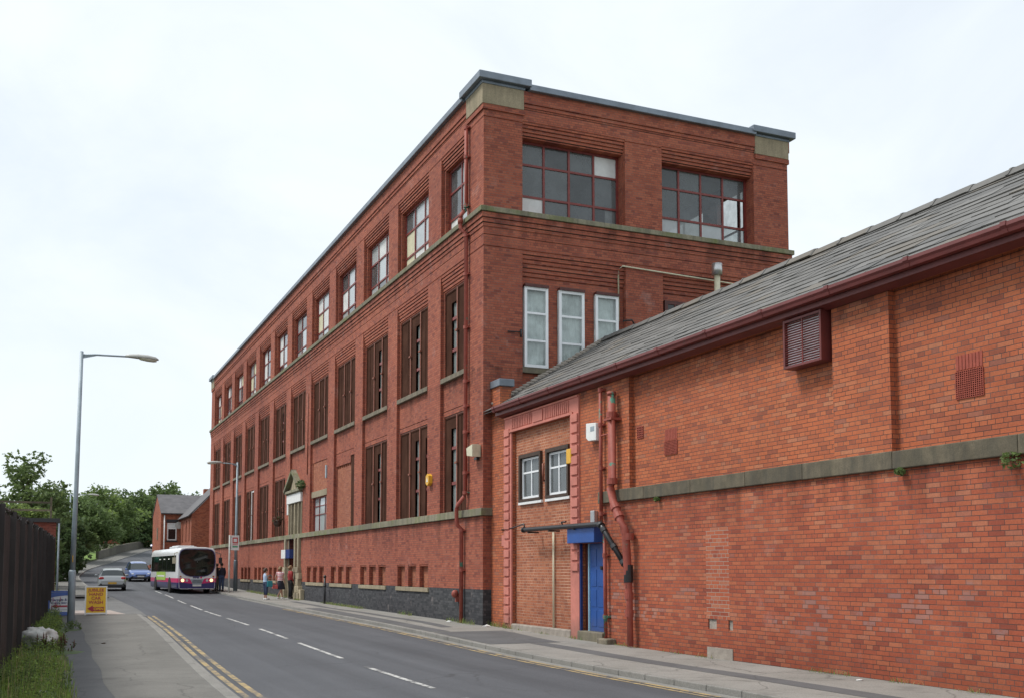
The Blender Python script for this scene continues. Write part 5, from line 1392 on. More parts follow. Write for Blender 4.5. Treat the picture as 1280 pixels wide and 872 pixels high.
# ------------------------------------------------------------------ vehicles
GLS = plain('car glass', (0.035, 0.045, 0.048), 0.06, 0, 0.1, 3, spec=0.7)
TYR = M['black']
RIM = plain('wheel rim', (0.35, 0.35, 0.36), 0.35, 0.7, 0.1, 8)
def glow(name, c, s):
    t = NT(name); t.b.inputs['Base Color'].default_value = (*c, 1); t.b.inputs['Emission Color'].default_value = (*c, 1); t.b.inputs['Emission Strength'].default_value = s
    return t.mat
TAIL = plain('tail lamp red', (0.42, 0.015, 0.015), 0.2, coat=0.5)
CLEAR = plain('headlamp lens', (0.60, 0.63, 0.65), 0.12)
PLY = plain('rear number plate', (0.62, 0.36, 0.04), 0.4)
PLW = plain('front number plate', (0.68, 0.68, 0.64), 0.4)
def wheel(parent, x, y, r, w_, s):
    mb = MB(); n = 22
    prof = [(r * 0.62, -w_/2), (r * 0.94, -w_/2), (r, -w_/2 + 0.03), (r, w_/2 - 0.03), (r * 0.94, w_/2), (r * 0.62, w_/2)]
    mb.rings([[(x + p[1], y + p[0] * math.cos(2*math.pi*j/n), r + p[0] * math.sin(2*math.pi*j/n)) for j in range(n)] for p in prof], 0, True)
    o = mb.build('wheel', TYR, parent, local=True)
    mb = MB(); xo = x + s * (w_/2 - 0.02)
    mb.rings([[(xo + s * d, y + q * r * math.cos(2*math.pi*j/n), r + q * r * math.sin(2*math.pi*j/n)) for j in range(n)] for d, q in ((0, 0.66), (0.012, 0.60), (-0.03, 0.5), (-0.02, 0.16), (0.01, 0.12))], 0, True)
    mb.build('rim', RIM, o, local=True)
def car(label, x, y, rz, paint, mpv=False, rear=True):
    z = g(y) - 0.10
    t = thing('parked_car' if mpv is None else 'car', label, 'car', (x, y, z), rz)
    t.rotation_euler = (math.atan2(g(y + 2) - g(y - 2), 4) * (1 if abs(rz) < 1 else -1), 0, rz)
    W = 0.875; k = 1.08 if mpv else 1.0
    #       y     halfw  z0   belt   top    halfw_top
    ST = [(-2.06, 0.70, 0.42, 0.66, 0.68, 0.62), (-2.00, 0.80, 0.30, 0.86, 0.90, 0.70), (-1.93, 0.845, 0.25, 0.93, 1.00, 0.69), (-1.62, 0.87, 0.22, 0.95, 1.36, 0.585), (-1.40, 0.875, 0.2, 0.945, 1.43, 0.585), (-0.55, 0.875, 0.2, 0.93, 1.475, 0.60), (0.15, 0.875, 0.2, 0.915, 1.43, 0.60), (0.42, 0.875, 0.2, 0.91, 1.36, 0.60), (1.08, 0.87, 0.2, 0.90, 0.965, 0.70), (1.55, 0.855, 0.22, 0.83, 0.89, 0.66), (1.88, 0.80, 0.26, 0.72, 0.78, 0.60), (2.04, 0.70, 0.34, 0.58, 0.60, 0.52), (2.08, 0.62, 0.40, 0.52, 0.54, 0.46)]
    rings = []
    for (yy, hw, z0, zb, zt, wt) in ST:
        zt2 = zt * k if zt > 1.05 else zt
        half = [(hw * 0.86, z0), (hw, z0 + 0.10), (hw * 1.0, z0 + (zb - z0) * 0.55), (hw * 0.975, zb), (wt, zt2 - (0.035 if zt > 1.05 else 0.02)), (wt * 0.55, zt2)]
        rings.append([(p[0], yy, p[1]) for p in half] + [(-p[0], yy, p[1]) for p in reversed(half)])
    body, gs, gf, gr, low = MB(), MB(), MB(), MB(), MB()
    n = 12
    for i in range(len(rings) - 1):
        for j in range(n):
            q = [rings[i][j], rings[i][(j+1) % n], rings[i+1][(j+1) % n], rings[i+1][j]]
            side = j in (3, 7); topf = j in (4, 5, 6)
            if side and 2 <= i <= 7: gs.poly(q, 0, True)
            elif topf and i == 2: gr.poly(q, 0, True)
            elif topf and i == 7: gf.poly(q, 0, True)
            elif j in (0, 10, 11): low.poly(q, 0, True)
            else: body.poly(q, 0, True)
    body.poly(list(reversed(rings[0]))); body.poly(rings[-1])
    for xx in (-1, 1):                                # pillars
        for i in (4, 5):
            a, b = rings[i][3], rings[i][4]
            body.obox(((a[0] + b[0])/2 * xx * 1.003, a[1], (a[2] + b[2])/2), (0.012, 0, 0), (0, 0.045, 0), ((b[0] - a[0])/2 * xx, 0, (b[2] - a[2])/2))
    bo = body.build('body', paint, t, local=True)
    low.build('sill', M['black_plastic'], t, local=True)
    gs.build('side_window', GLS, t, local=True); gf.build('windscreen', GLS, t, local=True); gr.build('rear_window', GLS, t, local=True)
    for s in (1, -1):
        wheel(t, s * 0.76, 1.28, 0.31, 0.20, s); wheel(t, s * 0.76, -1.24, 0.31, 0.20, s)
        mb = MB(); mb.ball((s * 0.66, -1.985, 0.83), (0.17, 0.07, 0.105), 10); mb.build('tail_light', TAIL, t, local=True)
        mb = MB(); mb.ball((s * 0.60, 1.87, 0.63), (0.17, 0.15, 0.085), 10); mb.build('headlight', CLEAR, t, local=True)
        mb = MB(); mb.ball((s * 0.97, 0.72, 0.98), (0.11, 0.06, 0.075), 8); mb.box(min(s*0.84, s*0.93), max(s*0.84, s*0.93), 0.70, 0.75, 0.93, 0.97); mb.build('mirror', paint, t, local=True)
    mb = MB(); mb.box(-0.74, 0.74, -2.085, -1.9, 0.25, 0.44); mb.box(-0.62, 0.62, 1.9, 2.10, 0.24, 0.40); mb.build('bumper', M['black_plastic'], t, local=True, bevel=0.04)
    mb = MB(); mb.box(-0.26, 0.26, -2.105, -2.06, 0.46, 0.58); mb.build('number_plate', PLY, t, local=True)
    mb = MB(); mb.box(-0.26, 0.26, 2.09, 2.115, 0.40, 0.51); mb.build('number_plate', PLW, t, local=True)
    mb = MB(); mb.box(-0.40, 0.40, 2.02, 2.086, 0.53, 0.61); mb.build('grille', M['black_plastic'], t, local=True, bevel=0.01)
    return t
SILV = plain('silver car paint', (0.40, 0.42, 0.43), 0.3, 0.35, 0.05, 2, coat=0.6)
BLUE = plain('mid blue car paint', (0.13, 0.20, 0.44), 0.3, 0.25, 0.05, 2, coat=0.6)
DKBL = plain('dark blue car paint', (0.02, 0.035, 0.13), 0.3, 0.2, 0.05, 2, coat=0.6)
car('silver hatchback driving away up the street, seen from behind', 4.30, 76.5, R(-2), SILV)
car('mid blue car facing the camera in the road beyond the bus', 7.30, 94.0, R(182), BLUE, True)
car('small dark blue car far off at the top of the bend', 15.2, 156.0, R(150), DKBL)

# the bus
by = 68.0
bus = thing('bus', 'white single decker bus with pink and navy skirt stopped at the kerb facing the camera', 'bus', (8.72, by, g(by) - 0.10), R(3.4))
BW = plain('bus white', (0.70, 0.71, 0.72), 0.35, 0, 0.06, 2, coat=0.4)
BP = plain('bus pink stripe', (0.62, 0.03, 0.15), 0.35, 0, 0.06, 2, coat=0.4)
BN = plain('bus navy skirt', (0.035, 0.03, 0.14), 0.35, 0, 0.1, 2, coat=0.4)
BG = plain('bus window', (0.012, 0.014, 0.013), 0.05, 0, 0.2, 2, spec=0.6)
LIME = plain('lime advert', (0.36, 0.55, 0.10), 0.5)
lev = [(1.10, 0.30), (1.19, 0.36), (1.20, 0.70), (1.20, 0.96), (1.195, 1.40), (1.17, 2.45), (1.12, 2.68), (0.98, 2.80), (0.5, 2.86)]
rings = []
for yy, sx, dz, bul in ((0.0, 0.90, 0.0, 0), (0.03, 0.955, 0, 0), (0.12, 0.985, 0, 0), (0.35, 1.0, 0, 0), (5.0, 1.0, 0, 0), (10.2, 1.0, 0, 0), (10.45, 0.97, 0, 0), (10.5, 0.92, 0, 0)):
    half = []
    for hw, z in lev:
        fz = 1.0
        yo = yy + (0.16 * max(0, (z - 1.0) / 1.8) ** 2 if yy < 0.2 else 0)
        half.append((hw * sx, yo, z - (0.03 if yy < 0.02 and z > 2.6 else 0)))
    rings.append(half + [(-p[0], p[1], p[2]) for p in reversed(half)])
def bmf(i, j):
    n = 18; j2 = j if j < 9 else 16 - j
    if i < 0: return 0
    return {0: 2, 1: 2, 2: 1}.get(j2, 0)
mb = MB(); mb.rings(rings, mf=bmf, caps=False)
# closed front and rear, cut at each level
for rg, in ((rings[0],), (rings[-1],)):
    for j in range(8): mb.poly([rg[j], rg[j+1], rg[16-j], rg[17-j]], 0, False)
mb.build('body', [BW, BP, BN], bus, local=True)
def fy(z): return 0.16 * max(0, (z - 1.0) / 1.8) ** 2
# windscreen: big rounded sheet that follows the raked nose and wraps at the sides
mb = MB(); N = 28; M_ = 8
def ws(a, t):
    c, s = math.cos(a), math.sin(a)
    e = 0.62
    e = 0.34 if s > 0 else 0.80
    x = 1.065 * math.copysign(abs(c) ** (0.34 if s > 0 else 0.62), c) * t; zz = math.copysign(abs(s) ** (0.5 if s > 0 else 0.85), s)
    z = 1.95 + (0.78 if zz > 0 else 0.88) * zz * t
    wrap = 0.13 * max(0, abs(x) - 0.75) ** 2 / 0.1
    return (x, fy(z) - 0.022, z)
rr = [[ws(2*math.pi*j/N, t) for j in range(N)] for t in (1.0, 0.75, 0.5, 0.25, 0.02)]
mb.rings(rr, 0, True, caps=False)
wsn = mb.build('windscreen', BG, bus, local=True)
mb = MB()                                            # blind box, driver, dash reflections behind the glass edge line
mb.rings([[ws(2*math.pi*j/N, 1.035) for j in range(N)], [tuple(a + b for a, b in zip(ws(2*math.pi*j/N, 0.99), (0, -0.004, 0))) for j in range(N)]], 0, True, caps=False)
mb.build('rubber_seal', BN, wsn, local=True)
mb = MB(); mb.box(-0.62, 0.05, -0.012 + fy(2.42) - 0.016, fy(2.42) + 0.02, 2.30, 2.36); mb.build('destination_blind', plain('dim blind', (0.10, 0.12, 0.13), 0.3), wsn, local=True)
mb = MB(); mb.box(-0.95, -0.35, -0.012, 0.02, 1.28, 1.32); mb.box(0.0, 0.95, -0.012, 0.02, 1.32, 1.34); mb.build('dash', plain('dash light', (0.25, 0.30, 0.32), 0.4), wsn, local=True)
for s in (1, -1):
    # pink lamp corners sweeping down to the bumper, navy below
    mb = MB(); mb.prism([(s*1.05, 0.96), (s*0.45, 0.94), (s*0.34, 0.78), (s*0.28, 0.62), (s*1.06, 0.72)], 'y', -0.018, 0.10); fp = mb.build('lamp_panel', BP, bus, local=True)
    mb = MB(); mb.tube([(s*0.86, -0.035, 0.83), (s*0.86, -0.01, 0.83)], 0.10, 14); mb.build('headlight', glow('lit headlamp', (1.0, 0.78, 0.40), 1.2), bus, local=True)
    mb = MB(); mb.tube([(s*0.60, -0.030, 0.82), (s*0.60, -0.01, 0.82)], 0.075, 12); mb.build('lamp', CLEAR, fp, local=True)
    mb = MB(); mb.tube([(s*0.98, -0.030, 1.06), (s*0.98, -0.0, 1.06)], 0.055, 12); mb.build('indicator', plain('amber', (0.45, 0.12, 0.02), 0.3), fp, local=True)
mb = MB(); mb.prism([(-1.06, 0.72), (-0.28, 0.62), (0.28, 0.62), (1.06, 0.72), (1.03, 0.34), (-1.03, 0.34)], 'y', -0.016, 0.10); mb.build('bumper', BN, bus, local=True)
mb = MB(); mb.prism([(-0.40, 0.90), (0.40, 0.90), (0.26, 0.58), (-0.26, 0.58)], 'y', -0.024, 0.06); gp = mb.build('grille_panel', M['galv'], bus, local=True)
mb = MB()
for q in range(4): mb.box(-0.32 + q*0.02, 0.32 - q*0.02, -0.030, -0.0245, 0.66 + q * 0.055, 0.68 + q * 0.055)
mb.build('grille', M['black_plastic'], gp, local=True)
mb = MB(); mb.box(-0.26, 0.26, -0.034, -0.017, 0.46, 0.57); mb.build('number_plate', PLW, bus, local=True)
text('First', 0.17, BN, 'lettering', bus, (-0.06, -0.012, 1.00), (R(90), 0, 0), 1.25, 0.006, 0.004)
mb = MB(); mb.ball((0.24, -0.008, 1.0), (0.06, 0.012, 0.06), 10); mb.build('emblem', BP, bus, local=True)
for s, nm in ((-1, 0), (1, 1)):
    X = s * 1.2
    def sb(mb, a, b, c, d, o=0.012):
        mb.poly([(s * (1.2 + o), a, c), (s * (1.2 + o), b, c), (s * (1.172 + o), b, d), (s * (1.172 + o), a, d)])
    mb = MB(); sb(mb, 0.55, 10.0, 1.36, 2.36); wn = mb.build('side_window', BG, bus, local=True)
    mb = MB()
    for yy in (2.0, 3.7, 5.4, 7.1, 8.8): sb(mb, yy, yy + 0.05, 1.36, 2.36, 0.016)
    mb.build('window_bar', M['black_plastic'], wn, local=True)
    mb = MB()
    for yy in (1.2, 2.9, 4.6, 6.3): mb.box(*sorted((s*1.205, s*1.225)), yy, yy + 0.12, 2.12, 2.18)
    mb.build('ceiling_lamp', glow('saloon lamp', (0.9, 0.9, 0.8), 0.6), wn, local=True)
    if s < 0:
        mb = MB(); mb.box(-1.222, -1.20, 4.1, 7.6, 0.82, 1.34); ad = mb.build('advert', LIME, bus, local=True)
        mb = MB(); mb.box(-1.228, -1.2225, 4.4, 7.2, 1.03, 1.13); mb.build('strip', M['white'], ad, local=True)
    for yy in (2.55, 8.05):
        wheel(bus, s * 1.08, yy, 0.47, 0.28, s)
        mb = MB(); n = 14
        mb.prism([(yy + 0.60 * math.cos(math.pi * k / n), 0.40 + 0.62 * math.sin(math.pi * k / n)) for k in range(n + 1)], 'x', *sorted((s * 1.15, s * 1.207))); mb.build('wheel_arch', M['black'], bus, local=True)
    mb = MB(); mb.tube([(s*1.15, 0.25, 2.55), (s*1.38, -0.05, 2.45), (s*1.38, -0.05, 2.2)], 0.022, 6); mb.box(s*1.38 - 0.10, s*1.38 + 0.10, -0.10, -0.02, 1.85, 2.22); mb.build('mirror', M['black_plastic'] if s > 0 else M['cream'], bus, local=True)
mb = MB(); mb.box(-0.62, 0.62, 3.6, 6.4, 2.84, 2.97); mb.box(-0.5, 0.5, 3.8, 6.2, 2.97, 3.03); mb.build('roof_pod', BW, bus, local=True, bevel=0.06)

# ------------------------------------------------------------------ people
SKIN = plain('skin', (0.42, 0.24, 0.17), 0.6, 0, 0.06, 8)
EYE = plain('eye', (0.02, 0.015, 0.012), 0.3)
def skinned(verts, edges, radii, sub=1):
    me = bpy.data.meshes.new('tmp'); me.from_pydata(verts, edges, [])
    o = bpy.data.objects.new('tmp', me); col.objects.link(o)
    md = o.modifiers.new('s', 'SKIN'); md.use_smooth_shade = True
    if sub: sd = o.modifiers.new('d', 'SUBSURF'); sd.levels = sub; sd.render_levels = sub
    if not me.skin_vertices: me.attributes  # created with the modifier in 4.5
    lay = me.skin_vertices[0].data if len(me.skin_vertices) else None
    if lay is None:
        bm = bmesh.new(); bm.from_mesh(me); bm.verts.layers.skin.verify(); bm.to_mesh(me); bm.free(); lay = me.skin_vertices[0].data
    for i, r in enumerate(radii):
        lay[i].radius = r if isinstance(r, tuple) else (r, r)
        lay[i].use_root = (i == 0)
    dg = bpy.context.evaluated_depsgraph_get(); dg.update()
    ev = bpy.data.meshes.new_from_object(o.evaluated_get(dg))
    mb = MB()
    mb.v = [tuple(v.co) for v in ev.vertices]; mb.f = [tuple(p.vertices) for p in ev.polygons]
    mb.m = [0] * len(mb.f); mb.s = [True] * len(mb.f)
    bpy.data.objects.remove(o); bpy.data.meshes.remove(me); bpy.data.meshes.remove(ev)
    return mb
def person(label, x, y, z, rz, H, pose, wear, hair, hairlen=0.0, skin=SKIN, build=1.0):
    """faces local +y; pose overrides joints; wear = list of (name, material, kind)"""
    t = thing('person', label, 'person', (x, y, z), rz)
    k = H / 1.66; J = dict(pel=(0, 0, .90), spi=(0, -.005, 1.08), che=(0, 0, 1.25), nb=(0, -.01, 1.385), hl=(0, .015, 1.455), hm=(0, .02, 1.55), ht=(0, .005, 1.635),
             sl=(-.155, -.01, 1.345), sr=(.155, -.01, 1.345), el=(-.21, -.03, 1.09), er=(.21, -.03, 1.09), wl=(-.22, .05, .87), wr=(.22, .05, .87), al=(-.22, .08, .79), ar=(.22, .08, .79),
             pl=(-.09, 0, .86), pr=(.09, 0, .86), kl=(-.09, .02, .48), kr=(.09, .02, .48), fl=(-.09, -.01, .085), fr=(.09, -.01, .085), tl=(-.10, .15, .03), tr=(.10, .15, .03))
    J.update(pose)
    order = list(J); idx = {n: i for i, n in enumerate(order)}
    rad = dict(pel=(.15, .11), spi=(.12, .09), che=(.145, .10), nb=.055, hl=.062, hm=(.078, .092), ht=.058, sl=.055, sr=.055, el=.040, er=.040, wl=.028, wr=.028, al=(.030, .016), ar=(.030, .016),
               pl=.088, pr=.088, kl=.056, kr=.056, fl=.038, fr=.038, tl=.030, tr=.030)
    P = {n: tuple(c * k for c in J[n]) for n in J}
    def Rr(n, gr=1.0, add=0.0):
        r = rad[n]; r = r if isinstance(r, tuple) else (r, r)
        return tuple(q * k * gr * build + add for q in r)
    E = [('pel', 'spi'), ('spi', 'che'), ('che', 'nb'), ('nb', 'hl'), ('hl', 'hm'), ('hm', 'ht'), ('che', 'sl'), ('che', 'sr'), ('sl', 'el'), ('sr', 'er'), ('el', 'wl'), ('er', 'wr'), ('wl', 'al'), ('wr', 'ar'),
         ('pel', 'pl'), ('pel', 'pr'), ('pl', 'kl'), ('pr', 'kr'), ('kl', 'fl'), ('kr', 'fr'), ('fl', 'tl'), ('fr', 'tr')]
    mb = skinned([P[n] for n in order], [(idx[a], idx[b]) for a, b in E], [Rr(n) for n in order])
    for a, s in (('l', -1), ('r', 1)):                # fingers and a thumb
        w0, a0 = Vector(P['w' + a]), Vector(P['a' + a]); d = (a0 - w0).normalized(); side = Vector((0, 1, 0)); side = (side - d * side.dot(d)).normalized(); inn = Vector((-s, 0, 0))
        for q, ln in enumerate((0.072, 0.082, 0.078, 0.06)):
            b0 = a0 + side * (0.024 - 0.016 * q) * k
            mb.tube([b0 - d * 0.01, b0 + d * ln * 0.5 * k, b0 + d * ln * 0.9 * k + inn * 0.022 * k], [0.009 * k, 0.008 * k, 0.006 * k], 6)
        b0 = w0.lerp(a0, 0.35) + side * 0.026 * k
        mb.tube([b0, b0 + (d * 0.03 + side * 0.025) * k, b0 + (d * 0.06 + side * 0.03) * k], [0.011 * k, 0.009 * k, 0.007 * k], 6)
    h = Vector(P['hm'])
    mb.ball(tuple(h + Vector((0, .097, -.012)) * k), (.013 * k, .022 * k, .026 * k), 6)
    for s in (-1, 1): mb.ball(tuple(h + Vector((s * .082, -.005, -.005)) * k), (.012 * k, .02 * k, .032 * k), 6)
    mb.ball(tuple(h + Vector((0, .088, -.058)) * k), (.026 * k, .012 * k, .008 * k), 6)
    body = mb.build('body', skin, t, local=True)
    for s in (-1, 1):
        mb = MB(); mb.ball(tuple(h + Vector((s * .032, .086, .012)) * k), (.012 * k, .008 * k, .008 * k), 6); mb.build('eye', EYE, t, local=True)
    mb = MB()
    mb.ball(tuple(h + Vector((0, -.022, .022)) * k), (.088 * k, .100 * k, .098 * k), 12, 0, 0.03)
    if hairlen: mb.tube([tuple(h + Vector((0, -.06, .03)) * k), tuple(h + Vector((0, -.085, -.05)) * k), tuple(h + Vector((0, -.08, -.05 - hairlen)) * k)], [.085 * k, .08 * k, .045 * k], 10)
    mb.build('hair', hair, t, local=True)
    for nm, mt, kind in wear:
        if kind == 'skirt':
            mb = MB(); c = Vector(P['pel']); kk = Vector(P['kl']).lerp(Vector(P['kr']), .5); rr = []
            spread = abs(P['kl'][1] - P['kr'][1]) / 2
            for f_, rx_, ry_ in ((-0.10, .135, .105), (0.05, .165, .13), (0.45, .175, .14 + spread * .5), (1.02, .165, .13 + spread)):
                q = c.lerp(kk, f_); rr.append([(q.x + rx_ * k * math.cos(2*math.pi*j/18) * (1 + .03 * (j % 2)), q.y + ry_ * k * math.sin(2*math.pi*j/18), q.z + (0.02 if f_ > 1 else 0)) for j in range(18)])
            mb.rings(rr, 0, True, caps=False); mb.build(nm, mt, t, local=True); continue
        if kind == 'shoes':
            for a in 'lr':
                f_, tt = Vector(P['f' + a]), Vector(P['t' + a]); d = (tt - f_); d.z = 0; d.normalize()
                mb = MB(); c = f_.lerp(tt, .45); c.z = min(f_.z, tt.z) + 0.012
                mb.tube([c - d * .12 * k + Vector((0, 0, .01)), c - d * .03 * k + Vector((0, 0, .02)), c + d * .13 * k], [.042 * k, .048 * k, .032 * k], 8); mb.build('shoe', mt, t, local=True)
            continue
        mb = MB(); el = 16
        def ring(c, rx_, ry_, tilt=0.0): return [(c[0] + rx_ * k * build * math.cos(2*math.pi*q/el), c[1] + ry_ * k * build * math.sin(2*math.pi*q/el), c[2] + tilt * k * math.cos(2*math.pi*q/el) ** 2) for q in range(el)]
        def V(n): return Vector(P[n])
        if kind in ('vest', 'top', 'jacket'):
            c0, c1, c2, c3 = V('pel'), V('spi'), V('che'), V('nb')
            low_ = 0.04 if kind != 'jacket' else -0.04
            mb.rings([ring(c0 + Vector((0, 0, low_ * k)), .170, .132), ring(c0.lerp(c1, .55), .156, .122), ring(c1, .146, .116), ring(c1.lerp(c2, .6), .165, .128), ring(c2, .176, .128), ring(c2.lerp(c3, .62), .165, .098, 0.0), ring(c2.lerp(c3, .92), .095, .075), ring(c3 + Vector((0, 0, .012 * k)), .066, .062)], 0, True, caps=False)
            if kind != 'vest':
                for a in 'lr':
                    pts = [V('s' + a).lerp(c2, .25), V('s' + a), V('s' + a).lerp(V('e' + a), .5), ]
                    rs = [.062, .068, .060]
                    if kind == 'jacket': pts += [V('e' + a), V('e' + a).lerp(V('w' + a), .92)]; rs += [.054, .040]
                    mb.tube(pts, [q * k for q in rs], 12)
        else:
            c0 = V('pel')
            mb.rings([ring(c0 + Vector((0, 0, .10 * k)), .150, .118), ring(c0 + Vector((0, 0, .02 * k)), .168, .130), ring(c0 - Vector((0, 0, .06 * k)), .176, .134), ring(c0 - Vector((0, 0, .12 * k)), .160, .120)], 0, True)
            for a in 'lr':
                end = V('k' + a).lerp(V('f' + a), .55 if kind == 'cropped' else .95)
                mb.tube([V('p' + a) + Vector((0, 0, .02 * k)), V('p' + a).lerp(V('k' + a), .35), V('k' + a), end], [.100 * k, .094 * k, .070 * k, .056 * k], 12)
        mb.build(nm, mt, t, local=True)
    return t, P
def cloth(name, c, c2=None, scale=11.0):
    if c2 is None: return plain(name, c, 0.85, 0, 0.15, 12)
    t = NT(name); sp = t.n('ShaderNodeSeparateXYZ'); t.l(t.n('ShaderNodeTexCoord').outputs['Object'], sp.inputs[0])
    k = t.math('GREATER_THAN', t.math('FRACT', t.math('MULTIPLY', sp.outputs[2], scale)), 0.5)
    t.l(t.mixc(k, c, c2), t.b.inputs['Base Color']); t.b.inputs['Roughness'].default_value = 0.85
    return t.mat
BRH = plain('brown hair', (0.055, 0.028, 0.014), 0.6); FAIR = plain('fair hair', (0.22, 0.13, 0.06), 0.6); DKH = plain('dark hair', (0.02, 0.014, 0.01), 0.6)
ps, y_ = 0.0, 54.2
WHT = M['white']
t, P = person('woman in pale blue vest and cropped jeans standing on the footway holding a teal bag', 10.35, 54.6, g(54.6), R(-75), 1.60,
       dict(er=(.19, .05, 1.09), wr=(.12, .26, 1.08), ar=(.10, .33, 1.09), el=(-.20, .03, 1.08), wl=(-.15, .24, 1.04), al=(-.13, .31, 1.05)),
       [('vest', cloth('pale blue cotton', (0.42, 0.52, 0.68)), 'vest'), ('cropped_jeans', cloth('dark denim', (0.035, 0.05, 0.10)), 'cropped'), ('shoes', WHT, 'shoes')], BRH, 0.05)
bagm = cloth('teal bag cloth', (0.03, 0.22, 0.26))
hb_ = thing('shoulder_bag', 'teal bag hanging at the hip of the woman in the pale blue vest', 'bag', (10.52, 54.40, g(54.6) + 0.66))
mb = MB(); mb.prism([(-0.15, 0.0), (0.15, 0.0), (0.13, 0.30), (-0.13, 0.30)], 'y', -0.05, 0.05); mb.build('bag_body', bagm, hb_, local=True, bevel=0.03)
mb = MB(); mb.tube([(-0.13, 0, 0.31), (-0.10, 0, 0.52), (0.02, 0, 0.60), (0.10, 0, 0.52), (0.13, 0, 0.31)], 0.012, 6); mb.build('strap', bagm, hb_, local=True)
person('woman in red and white striped top and dark skirt walking towards the mill door', 11.15, 54.9, g(54.9) + 0.01, R(-50), 1.68,
       dict(kl=(-.08, .20, .50), fl=(-.08, .26, .10), tl=(-.08, .41, .05), kr=(.09, -.06, .47), fr=(.09, -.30, .16), tr=(.09, -.22, .05), el=(-.22, -.12, 1.10), wl=(-.20, -.08, .86), al=(-.20, -.05, .78)),
       [('striped_top', cloth('red and white stripes', (0.55, 0.10, 0.13), (0.70, 0.66, 0.66), 13.0), 'top'), ('skirt', cloth('dark navy skirt', (0.018, 0.02, 0.035)), 'skirt'), ('shoes', WHT, 'shoes')], FAIR, 0.08)
hp = thing('handbag', 'coral pink handbag carried by the woman in the striped top', 'bag', (10.86, 54.78, g(54.9) + 0.55))
mb = MB(); mb.prism([(-0.15, 0.0), (0.15, 0.0), (0.12, 0.20), (-0.12, 0.20)], 'y', -0.06, 0.06); mb.build('bag_body', cloth('coral bag', (0.62, 0.14, 0.13)), hp, local=True, bevel=0.03)
mb = MB(); mb.tube([(-0.11, 0, 0.19), (-0.07, 0, 0.30), (0.07, 0, 0.30), (0.11, 0, 0.19)], 0.010, 6); mb.build('handle', cloth('coral strap', (0.55, 0.12, 0.12)), hp, local=True)
person('person in red top and long black trousers at the mill doorway', 11.75, 55.3, g(55.3) + 0.01, R(-80), 1.72,
       dict(), [('red_top', cloth('dull red jersey', (0.30, 0.03, 0.03)), 'jacket'), ('trousers', cloth('black cloth', (0.012, 0.012, 0.014)), 'trousers'), ('shoes', M['black'], 'shoes')], FAIR, 0.04)
person('person in dark jacket and blue jeans waiting at the bus door', 10.32, 68.9, g(68.9) + 0.01, R(20), 1.78,
       dict(), [('jacket', cloth('dark blue jacket', (0.02, 0.025, 0.045)), 'jacket'), ('jeans', cloth('blue jeans', (0.05, 0.085, 0.17)), 'trousers'), ('shoes', M['black'], 'shoes')], DKH)
person('person in dark coat and pale trousers stepping up to the bus', 10.16, 69.8, g(69.8) + 0.01, R(40), 1.74,
       dict(), [('coat', cloth('black coat', (0.015, 0.015, 0.018)), 'jacket'), ('trousers', cloth('pale green trousers', (0.20, 0.22, 0.19)), 'trousers'), ('shoes', M['black'], 'shoes')], BRH)

